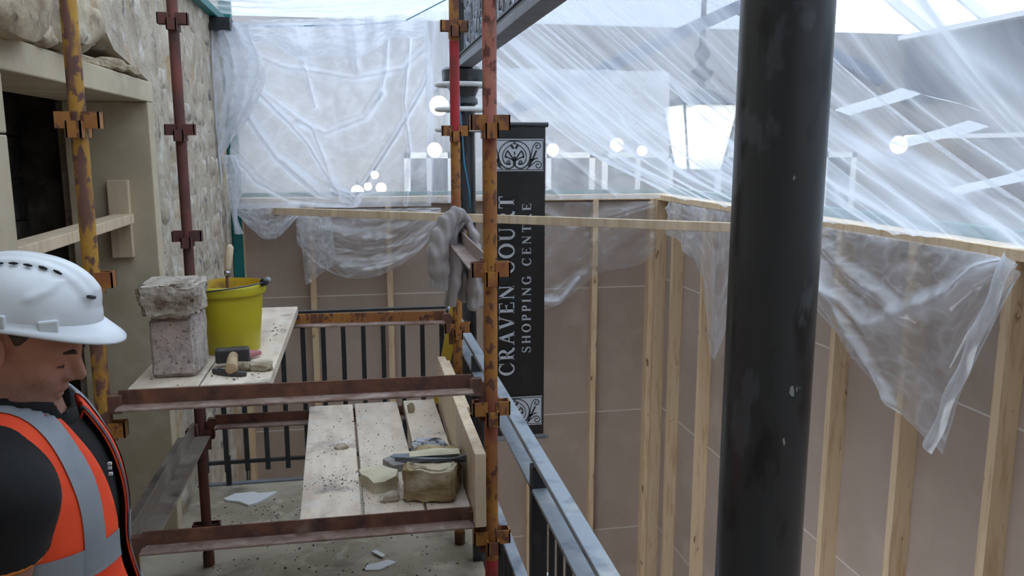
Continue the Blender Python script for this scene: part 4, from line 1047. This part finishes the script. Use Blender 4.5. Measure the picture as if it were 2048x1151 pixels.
for x, z, r, lab in ((-.02,-.485,.07,'lit lamp seen through the left polythene sheet, lowest and largest of four'),(.10,-.43,.045,'small lit lamp in the middle of the four behind the left polythene sheet'),
                     (.25,-.45,.06,'lit lamp at the right of the four behind the left polythene sheet'),(.18,-.30,.045,'lit lamp at the top of the four behind the left polythene sheet'),
                     (.87,-.02,.085,'lit lamp just left of the upright with the red length'),(2.27,-.02,.075,'lit lamp just right of the black banner'),
                     (3.06,.04,.08,'lit lamp between the banner and the big lantern'),(.93,.48,.11,'lit lamp high behind the left polythene, left of the red upright'),(3.38,-.03,.06,'small lit lamp beside the foot of the big lantern')):
    wall_lamp(x, 9.6, z, r, lab)
t = thing('globe_lamp', (7.0,9.6,-.06), 'lit lamp on the opposite wall right of the thick black column', 'lamp', 'lit lamps beyond the polythene')
MB().ball((6.9,9.7,.04), .11, 14, 10).build('globe', m_bulb, t, smooth=True)
MB().tube([(6.9,9.7,.12),(7.0,9.7,.2),(7.4,9.7,.2)], .012, 6).build('bracket', m_lant, t)
# ================================================================== garment hung on the scaffold
m_knit = mat('grey_sweatshirt', srgb(166,160,160), .95, 0, [(srgb(148,142,142), 5, .45, .65)], (120,.35,.003))
m_rib = mat('grey_ribbed_cuff', srgb(160,154,154), .95, 0, [(srgb(140,134,134), 40, .45, .6, (1,1,.1))], (70,.5,.003,(2,2,.1)))
hx_, hy_ = .455, 3.76
sw_ = thing('sweatshirt', (hx_,hy_,-.76), 'crumpled grey sweatshirt draped over the scaffold member at the far upright', 'sweatshirt')
def chain(P, pts, k=.012):
    d = None
    for (a, ra), (b, rb) in zip(pts, pts[1:]):
        e = s_cone(P, a, b, ra, rb); d = e if d is None else smin(d, e, k)
    return d
def wr(P, a=.0022): return a*1.3*np.sin(P[0]*150+P[1]*90+P[2]*26)+a*.6*np.sin(P[0]*70-P[1]*120-P[2]*44)+a*.5*np.sin(P[2]*60+P[0]*90+3*np.sin(P[1]*20))
def f_sleeve(P):
    d = chain(P, [((.462,3.70,-.305),.022),((.428,3.69,-.290),.028),((.385,3.68,-.330),.037),((.352,3.68,-.40),.042),((.338,3.68,-.47),.044),((.344,3.68,-.545),.042),((.348,3.68,-.578),.034)], .025)
    return d+wr(P)
nets(f_sleeve, np.arange(.28,.52,.006), np.arange(3.60,3.78,.007), np.arange(-.64,-.22,.006)).build('sleeve', m_knit, sw_, smooth=True)
def f_roll(P):
    d = chain(P, [((.505,3.76,-.375),.018),((.478,3.75,-.325),.022),((.425,3.74,-.338),.030),((.402,3.74,-.385),.034),((.410,3.74,-.46),.034),((.424,3.74,-.54),.030),((.418,3.74,-.62),.028),((.412,3.75,-.71),.022)], .025)
    return d+wr(P, .0018)
nets(f_roll, np.arange(.34,.56,.006), np.arange(3.66,3.84,.007), np.arange(-.76,-.26,.006)).build('hood_roll', m_knit, sw_, smooth=True)
def f_body(P):
    x, y, z = P; q = (x, 3.82+(y-3.82)*.55, z)
    d = chain(q, [((.500,3.82,-.345),.020),((.462,3.82,-.318),.022),((.425,3.82,-.345),.022),((.430,3.82,-.46),.026),((.420,3.82,-.60),.028),((.402,3.82,-.72),.020)], .03)
    d = smin(d, chain(q, [((.462,3.82,-.33),.018),((.462,3.82,-.48),.028),((.470,3.82,-.60),.030),((.474,3.82,-.70),.024)], .03), .018)
    return d+wr(P, .0025)
nets(f_body, np.arange(.34,.56,.007), np.arange(3.70,3.94,.009), np.arange(-.77,-.27,.007)).build('garment_body', m_knit, sw_, smooth=True)
def f_rear(P):
    x, y, z = P; q = (x, 3.74+(y-3.74)*.6, z)
    d = chain(q, [((.485,3.74,-.345),.014),((.514,3.74,-.40),.018),((.516,3.74,-.52),.026),((.516,3.74,-.64),.030),((.506,3.74,-.725),.026)], .03)
    d = smin(d, chain(q, [((.535,3.74,-.45),.012),((.545,3.74,-.60),.020),((.540,3.74,-.72),.018)], .03), .012)
    return d+wr(P, .0018)
nets(f_rear, np.arange(.45,.60,.006), np.arange(3.64,3.86,.008), np.arange(-.78,-.31,.007)).build('back_panel', m_knit, sw_, smooth=True)
MB().grid(lambda u, v: (.350-.010*v+(.038+.006*v)*math.cos(2*PI*u)+.0012*math.cos(2*PI*u*30), 3.68+(.032+.003*v)*math.sin(2*PI*u), -.560-.062*v-.014*math.cos(2*PI*u+.5)*v), 120, 8).build('cuff', m_rib, sw_, smooth=True)
# ================================================================== the man in the hard hat
PX, PY = -.665, 1.62                      # he faces +x; local x forward, y to his left, z above the floor
HC = (.044, 0.0, 1.752); HPH = math.radians(25)
BX, BS = .050, 1.045                      # trunk set forward of the feet line, stature
def body(P): return (P[0]-BX, P[1], P[2]/BS)     # head centre and bow
ch_, sh_ = math.cos(HPH), math.sin(HPH)
def hd_pt(f, y, h): return (HC[0]+f*ch_+h*sh_, y, HC[2]+h*ch_-f*sh_)
def hloc(P):
    x = P[0]-HC[0]; z = P[2]-HC[2]
    return (x*ch_-z*sh_, P[1], x*sh_+z*ch_)
def f_head(P):
    L = hloc(P); A = (L[0], np.abs(L[1]), L[2])
    d = s_ell(L, (-.012,0,.030), (.100,.077,.092))
    d = smin(d, s_ell(L, (.030,0,-.045), (.072,.062,.088)), .03)
    d = smin(d, s_ell(L, (.032,0,-.088), (.062,.060,.046)), .025)
    d = smin(d, s_ell(L, (.080,0,-.116), (.022,.027,.020)), .02)
    d = smin(d, s_cone(A, (.088,.006,.010), (.074,.045,.006), .014, .012), .014)           # brow
    d = smax(d, -s_ell(A, (.104,.034,-.012), (.016,.019,.012)), .012)                     # socket
    d = smin(d, s_ell(A, (.079,.032,-.012), (.0135,.016,.0125)), .004)                    # lid
    d = smin(d, s_ell(A, (.062,.042,-.042), (.024,.020,.020)), .02)                       # cheek
    d = smin(d, s_cone(L, (.094,0,.002), (.118,0,-.034), .009, .012), .012)
    d = smin(d, s_ell(A, (.104,.011,-.042), (.011,.009,.009)), .008)
    d = smin(d, s_ell(L, (.088,0,-.070), (.016,.026,.014)), .014)
    d = smin(d, s_ell(L, (.0985,0,-.0685), (.008,.022,.0055)), .005)
    d = smin(d, s_ell(L, (.0955,0,-.0835), (.008,.019,.006)), .005)
    d = smax(d, -s_ell(L, (.106,0,-.0760), (.008,.024,.0022)), .003)
    ear = s_ell((L[0]+.3*(L[2]+.02), A[1], L[2]), (-.010,.082,-.018), (.021,.010,.034))
    ear = smax(ear, -s_ell((L[0]+.3*(L[2]+.02), A[1], L[2]), (-.004,.092,-.014), (.010,.008,.018)), .006)
    return smin(d, ear, .008)
SH = (.012, .182, 1.438); EL_ = (-.030, .240, 1.15); WR = (.035, .255, .93)
def f_arm(P, s, grow=0, low=True):
    A = (P[0]+(.062 if s > 0 else 0), P[1]*s, P[2])
    d = smin(s_cone(A, SH, EL_, .060+grow, .044+grow), s_cone(A, (-.020,.13,1.48), SH, .055+grow, .058+grow), .03)
    if low: d = smin(d, s_cone(A, EL_, WR, .045+grow, .029+grow), .02)
    return d
def f_hand(P, s):
    A = (P[0]+(.062 if s > 0 else 0), P[1]*s, P[2])
    d = smin(s_ell(A, (.055,.255,.875), (.036,.017,.045)), s_cone(A, WR, (.052,.255,.89), .027, .024), .02)
    for i, (dx, ln) in enumerate(((.030,.068),(.010,.078),(-.010,.072),(-.028,.055))):
        k0 = (.058+dx, .255, .838); k1 = (.066+dx*1.05, .248, .838-ln*.55); k2 = (.068+dx, .232, .838-ln)
        d = smin(d, smin(s_cone(A, k0, k1, .0092, .0082), s_cone(A, k1, k2, .0082, .0068), .003), .006)
    d = smin(d, smin(s_cone(A, (.078,.252,.890), (.104,.240,.862), .012, .010), s_cone(A, (.104,.240,.862), (.110,.228,.832), .010, .008), .004), .008)
    return d
def f_torso(P, grow=0):
    x = P[0]; z = P[2]
    d = s_ell(P, (-.005,0,1.34), (.125+grow,.172+grow,.20+grow))
    A = (P[0], np.abs(P[1]), P[2])
    d = smin(d, s_cone(A, (-.02,.05,1.515), (-.025,.170,1.438), .050+grow, .060+grow), .05)
    d = smin(d, s_ell(P, (.015,0,1.10), (.122+grow,.152+grow,.19+grow)), .06)
    d = smin(d, s_ell(P, (0,0,.95), (.118+grow,.165+grow,.13+grow)), .06)
    return d
def f_leg(P, grow=0):
    A = (P[0], np.abs(P[1]), P[2])
    d = s_cone(A, (0,.085,.92), (.01,.10,.50), .088+grow, .060+grow)
    return smin(d, s_cone(A, (.01,.10,.50), (-.01,.105,.10), .060+grow, .042+grow), .03)
def f_neck(P): return s_cone(P, hd_pt(-.025,0,-.05), (-.02+BX,0,1.50*BS), .060, .066)
def f_person(P):
    d = smin(f_neck(P), f_head(P), .018); P = body(P)
    d = smin(f_torso(P), d, .03)
    d = smin(d, f_leg(P), .03)
    A = (P[0], np.abs(P[1]), P[2])
    d = smin(d, s_cone(A, (-.02,.105,.045), (.15,.115,.03), .042, .032), .03)
    for s in (-1, 1): d = smin(d, smin(f_arm(P, s), f_hand(P, s), .01), .02)
    return d
def toB(mb): mb.v = [(x+BX+PX, y+PY, z*BS+FLOOR) for x, y, z in mb.v]; return mb
def toW(mb): mb.v = [(x+PX, y+PY, z+FLOOR) for x, y, z in mb.v]; return mb
m_skin = mat('ruddy_skin', srgb(196,138,116), .55, 0, [(srgb(176,110,92), 9, .45, .65), (srgb(206,152,130), 16, .5, .7)], (60,.15,.002))
man = thing('person', (PX,PY,FLOOR), 'man in an orange hi-vis waistcoat and black polo shirt, bowing his head', 'person')
gx = steps((-.22,-.10,.012),(-.10,.26,.0042)); gy = steps((-.33,-.215,.006),(-.215,-.10,.012),(-.10,.10,.0042),(.10,.215,.012),(.215,.33,.006))
gz = steps((-.005,.78,.018),(.78,1.02,.006),(1.02,1.56,.014),(1.56,1.87,.0040))
toW(nets(f_person, gx, gy, gz)).build('body', m_skin, man, smooth=True)
def add_stubble(m, z0, z1):
    nt = m.node_tree; b = nt.nodes['Principled BSDF']; lk = b.inputs['Base Color'].links[0].from_socket
    tc = nt.nodes.new('ShaderNodeTexCoord'); sp = nt.nodes.new('ShaderNodeSeparateXYZ'); nt.links.new(tc.outputs['Object'], sp.inputs[0])
    f = _range(nt, sp.outputs['Z'], z0, z1, .55, 0)
    g_ = _range(nt, _noise(nt, tc.outputs['Object'], 260, 2), .38, .62, .5, 1)
    mu = nt.nodes.new('ShaderNodeMath'); mu.operation = 'MULTIPLY'; nt.links.new(f, mu.inputs[0]); nt.links.new(g_, mu.inputs[1])
    mx = nt.nodes.new('ShaderNodeMix'); mx.data_type = 'RGBA'; nt.links.new(mu.outputs[0], mx.inputs['Factor'])
    nt.links.new(lk, mx.inputs['A']); mx.inputs['B'].default_value = srgb(128,104,96); nt.links.new(mx.outputs['Result'], b.inputs['Base Color'])
m_head = m_skin
add_stubble(m_skin, 1.665, 1.705)
m_hair = mat('short_brown_hair', srgb(70,56,48), .8, 0, [(srgb(96,80,70), 60, .45, .65)], (150,.5,.002))
def f_hair(P):
    L = hloc(P)
    d = s_ell(L, (-.014,0,.030), (.101,.0795,.094))
    d = smin(d, s_ell(L, (-.05,0,-.02), (.062,.071,.07)), .02)
    d = smax(d, L[0]-.030-.25*L[2], .01); d = smax(d, -(L[2]+.030+.9*np.clip(L[0]+.02,0,1)), .008)
    return smax(d, -s_ell((L[0], np.abs(L[1]), L[2]), (-.008,.084,-.02), (.026,.02,.04)), .006)
toW(nets(f_hair, np.arange(-.10,.14,.005), np.arange(-.10,.101,.005), np.arange(1.66,1.89,.005))).build('hair', m_hair, man, smooth=True)
# lashes of the lowered lids
for s in (-1, 1):
    MB().tube([tuple(np.array(hd_pt(*q))+np.array((PX,PY,FLOOR))) for q in ((.0905,s*.018,-.0195),(.0935,s*.031,-.0215),(.0880,s*.045,-.0190))], [.0010,.0018,.0010], 6).build('eyelash', m_hair, man, smooth=True)
for s in (-1, 1):
    MB().tube([tuple(np.array(hd_pt(*q))+np.array((PX,PY,FLOOR))) for q in ((.100,s*.012,.006),(.0995,s*.028,.012),(.088,s*.046,.008))], [.0035,.0045,.002], 8).build('eyebrow', m_hair, man, smooth=True)

m_polo = mat('black_polo', srgb(26,26,28), .9, 0, [(srgb(18,18,20), 6, .4, .7)], (80,.3,.003))
def f_polo(P):
    d = f_torso(P, .010)
    for s in (-1, 1):
        a = smax(f_arm(P, s, .016, False), 1.345-P[2], .004)
        d = smin(d, a, .03)
    d = smax(d, -(P[2]-.95), .004)
    neck = s_cone(P, (-.022,0,1.50), (.012,0,1.60), .074, .070)
    d = smin(d, smax(neck, P[2]-1.575-.25*(-P[0]), .004), .02)
    d = smax(d, -s_cone(P, (-.01,0,1.52), (.03,0,1.66), .066, .070), .004)
    return d+.0025*np.sin(P[2]*70+P[1]*40)*np.clip(1.5-P[2],0,1)*2*np.clip((np.abs(P[1])-.12)*8,0,1)
polo = toB(nets(f_polo, np.arange(-.20,.18,.008), np.arange(-.33,.331,.008), np.arange(.93,1.62,.008))).build('polo_shirt', m_polo, man, smooth=True)
m_trim = mat('orange_piping', srgb(206,120,44), .8)
for s in (-1, 1):
    t_ = (1.438-1.346)/(1.438-1.15); c_ = [SH[i]+(EL_[i]-SH[i])*t_ for i in range(3)]
    MB().tube([(PX+BX+c_[0]-(.062 if s > 0 else 0)+.0655*math.cos(a), PY+s*c_[1]+.0655*math.sin(a), FLOOR+c_[2]*BS) for a in [2*PI*k/28 for k in range(28)]], .0045, 6, closed=True).build('sleeve_piping', m_trim, polo, smooth=True)
# polo collar and embroidery
MB().tube([(PX+BX-.015+.078*math.cos(a), PY+.074*math.sin(a), FLOOR+1.555*BS+.012*math.cos(a+PI)+(-.03*(math.cos(a)>.8))) for a in [2*PI*k/28+PI/28 for k in range(28)]], [.013]*28, 8, closed=True, flat=1.6).build('collar', m_polo, polo, smooth=True)
for zz, yy, w_ in ((1.432,-.016,.003),(1.424,-.017,.002),(1.412,-.015,.003)):
    q = (.137, yy, zz)
    MB().box((PX+BX+q[0]-.010,PY+yy-w_,FLOOR+zz*BS-.0025),(PX+BX+q[0]-.0035,PY+yy+w_,FLOOR+zz*BS+.0025)).build('embroidery', m_white, polo)

# hi-vis waistcoat -------------------------------------------------------
m_hv = mat('fluorescent_orange', srgb(255,84,40), .75, 0, [(srgb(238,64,30), 5, .45, .7)], (14,.25,.008)); 
m_rf = mat('silver_reflective_tape', srgb(150,156,164), .45, .15, [(srgb(128,134,144), 6, .45, .7)], (16,.2,.006))
m_bind = mat('grey_binding', srgb(74,72,78), .8)
def f_vest(P):
    x, y, z = P
    d = f_torso(P, .024)-.010*np.clip((1.35-z)*2.2,0,1)
    d = d+.006*np.sin(z*34+np.abs(y)*30+x*12)*np.clip(1.42-z,0,1)*2
    A = (x, np.abs(y), z)
    d = smax(d, -smax(s_cone(A, (.012,.222,1.448), (-.005,.240,1.25), .066, .064), -9+0*x, .001), .004)     # armholes
    d = smax(d, .90-z, .003)
    d = smax(d, -s_cone(P, (-.02,0,1.49), (.02,0,1.70), .088, .10), .004)                                # neck
    return d
vb = toB(nets(f_vest, np.arange(-.22,.23,.0075), np.arange(-.27,.271,.0075), np.arange(.88,1.60,.0075)))
vme = vb.mesh('vest', smooth=True)
def cut(me, planes, name, m, parent, push=0.0):
    """copy of the vest cloth kept on the positive side of every plane (co, no)"""
    bm = bmesh.new(); bm.from_mesh(me)
    for co, no in planes:
        bmesh.ops.bisect_plane(bm, geom=bm.verts[:]+bm.edges[:]+bm.faces[:], plane_co=co, plane_no=no, clear_inner=True)
    bm.normal_update()
    if push:
        for v in bm.verts: v.co += v.normal*push
    for v in bm.verts: v.co -= Vector(ORG[parent.name])
    m2 = bpy.data.meshes.new(name); bm.to_mesh(m2); bm.free()
    m2.polygons.foreach_set('use_smooth', [True]*len(m2.polygons))
    return put(name, m2, m, parent, ORG[parent.name])
W = lambda x, y, z: Vector((PX+BX+x, PY+y, FLOOR+z*BS))
# front opening: near edge and far edge are two slanted planes; the back is kept whole
def vest_half(side):
    # side -1: his right half (near the camera), +1: his left half
    if side < 0: return [(W(.10,-.072,1.50), Vector((.0,-1,.10 if False else -.06)).normalized())]
    return [(W(.10,.030,1.40), Vector((0,1,-.05)).normalized())]
vest = thing('safety_vest_root', (0,0,0), None, None) if False else None
halves = []
back_pl = [(W(-.03,0,1.2), Vector((-1,0,0)))]
front_pl = [(W(-.03,0,1.2), Vector((1,0,0)))]
vback = cut(vme, back_pl, 'vest_back', m_hv, man)
near_pl = (W(.12,-.050,1.45), Vector((0,-1,-.10)).normalized())
far_pl = (W(.12,.022,1.45), Vector((0,1,-.02)).normalized())
vnear = cut(vme, front_pl+[near_pl], 'vest_front', m_hv, man)
vfar = cut(vme, front_pl+[far_pl], 'vest_front', m_hv, man)
for o, pls in ((vback, back_pl), (vnear, front_pl+[near_pl]), (vfar, front_pl+[far_pl])):
    for z0, z1 in ((1.262,1.318),(1.135,1.19)):
        tilt = -.10
        cut(vme, pls+[(W(.12,-.1,z0), Vector((-tilt,0,1)).normalized()),(W(.12,-.1,z1), Vector((tilt,0,-1)).normalized())], 'reflective_band', m_rf, o, .0022)
    for s in (-1, 1):
        if o is vnear and s > 0 or o is vfar and s < 0: continue
        cut(vme, pls+[(W(0,s*.072,1.5), Vector((0,s,.06)).normalized()),(W(0,s*.116,1.5), Vector((0,-s,-.06)).normalized()),(W(0,0,1.27), Vector((0,0,1)))], 'reflective_brace', m_rf, o, .0026)
# dark binding along the far front edge
cut(vme, front_pl+[far_pl,(W(.12,.036,1.45), Vector((0,-1,.02)).normalized())], 'edge_binding', m_bind, vfar, .003)
for o in (vback, vnear, vfar):
    md = o.modifiers.new('cloth', 'SOLIDIFY'); md.thickness = .003; md.offset = -1

# trousers and boots
m_tr = mat('dark_work_trousers', srgb(52,52,58), .9, 0, [(srgb(70,68,70), 7, .5, .7)], (60,.3,.003))
def f_tr(P):
    d = smin(f_leg(P, .016), s_ell(P, (0,0,.95), (.128,.176,.125)), .05)
    return smax(smax(d, P[2]-1.03, .004), .09-P[2], .004)+.003*np.sin(P[2]*60+P[0]*30)*np.clip(.5-P[2],0,1)
toB(nets(f_tr, np.arange(-.18,.19,.012), np.arange(-.24,.241,.012), np.arange(.06,1.07,.014))).build('trousers', m_tr, man, smooth=True)
m_boot = mat('tan_work_boot', srgb(120,92,64), .7)
for s in (-1, 1):
    def f_b(P):
        d = smin(s_cone(P, (-.02,s*.108,.055), (.155,s*.118,.040), .053, .044), s_cone(P, (-.02,s*.106,.06), (-.01,s*.105,.17), .055, .055), .03)
        return smax(d, .002-P[2], .003)
    toB(nets(f_b, np.arange(-.10,.23,.010), np.arange(s*.11-.09,s*.11+.09,.010), np.arange(-.01,.25,.010))).build('boot', m_boot, man, smooth=True)

# hard hat -----------------------------------------------------------------
m_hat = mat('white_hat_shell', srgb(226,230,236), .32, 0, [(srgb(214,218,226), 5, .5, .7)], spec=.5)
HB = (.057, 0, 1.786); TP = math.radians(11)
def hatp(x, y, z): return (PX+HB[0]+x*math.cos(TP)+z*math.sin(TP), PY+y, FLOOR+HB[2]+z*math.cos(TP)-x*math.sin(TP))
hat = thing('hard_hat', hatp(0,0,0), 'white vented hard hat worn by the man in orange', 'hard hat')
AX, AY, AZ = .127, .106, .106
def shell(u, v):
    a = 2*PI*u; t = PI/2*v
    c, s = math.cos(a), math.sin(a)
    ct = math.cos(t)**.85; st = math.sin(t)**.95
    x, y, z = AX*ct*c, AY*ct*s, AZ*st
    # raised crown ridge along the top, flanked by a step on either side
    r_ = 0
    if st > .35:
        k = min(1, (st-.35)/.25)
        ay = abs(y)
        r_ += .0075*k*(1/(1+math.exp((ay-.040)*520)))
        r_ += .0045*k*(1/(1+math.exp((ay-.018)*600)))
    q = math.sqrt((x/AX)**2+(y/AY)**2+(z/AZ)**2)
    n_ = Vector((x/AX**2, y/AY**2, z/AZ**2)).normalized()
    # pressed flash at the temple
    if y < 0 or y > 0:
        f1 = crease_pt(x, z, ((.030,.052),(.052,.068),(.062,.084)), .007)*.004*(1 if st < .8 else 0)
        r_ += f1
    return hatp(x+n_.x*r_, y+n_.y*r_, z+n_.z*r_)
def crease_pt(x, z, poly, w_):
    b = 9
    for (x0, z0), (x1, z1) in zip(poly, poly[1:]):
        dx, dz = x1-x0, z1-z0; t = max(0, min(1, ((x-x0)*dx+(z-z0)*dz)/(dx*dx+dz*dz)))
        b = min(b, math.hypot(x-x0-t*dx, z-z0-t*dz))
    return math.exp(-(b/w_)**2)
sh_o = MB().grid(shell, 96, 48).build('shell', m_hat, hat, smooth=True)
def brim(u, v):
    a = 2*PI*u; c, s = math.cos(a), math.sin(a)
    fr = max(0, c)**2.2
    ext = .010+.034*fr
    prof = [(0,.010),(.25,.004),(1,-.004-.014*fr),(1.0,-.008-.014*fr),(.6,-.007-.006*fr),(0,-.004)]
    i = min(len(prof)-2, int(v*(len(prof)-1))); t = v*(len(prof)-1)-i
    e = prof[i][0]*(1-t)+prof[i+1][0]*t; z = prof[i][1]*(1-t)+prof[i+1][1]*t
    return hatp((AX+ext*e)*c, (AY+ext*e)*s, z)
MB().grid(brim, 96, 10).build('brim', m_hat, hat, smooth=True)
m_slot = mat('vent_shadow_black', srgb(22,24,28), .8)
def onshell(x, y):
    t_ = math.acos(min(1, math.hypot(x/AX, y/AY)**(1/.85))); return AZ*math.sin(t_)**.95+.005
for s in (-1, 1):
    for k in range(5):
        x0 = -.040+.0235*k
        y0 = s*(.0475-.004*max(0,k-2)); pts = []
        for q in (-.5, 0, .5):
            xx = x0+.0145*q; zz = onshell(xx, y0); pts.append(hatp(xx, y0*1.01, zz+.0005))
        MB().tube(pts, [.0018,.0034,.0018], 8, flat=.8).build('vent', m_slot, sh_o, smooth=True)
    for xx in (-.012, .066):
        yy = s*AY*math.sqrt(max(0,1-(xx/AX)**2))
        c = hatp(xx, yy*1.02, .004); rz = math.degrees(math.atan2(-s*xx/AX**2*AY, 1))*0
        MB().box((c[0]-.016,c[1]-.006,c[2]-.007),(c[0]+.016,c[1]+.006,c[2]+.016), rot=R('Z', s*xx*-340)).build('accessory_slot', m_hat, hat, bevel=.003)
# small printed marks on the front
for k in range(3):
    c = hatp(.112+.002*k, -.046+.008*k, .062-.002*k)
    MB().box((c[0]-.003,c[1]-.004,c[2]-.002),(c[0]+.003,c[1]+.004,c[2]+.003)).build('mark', m_bind, hat)
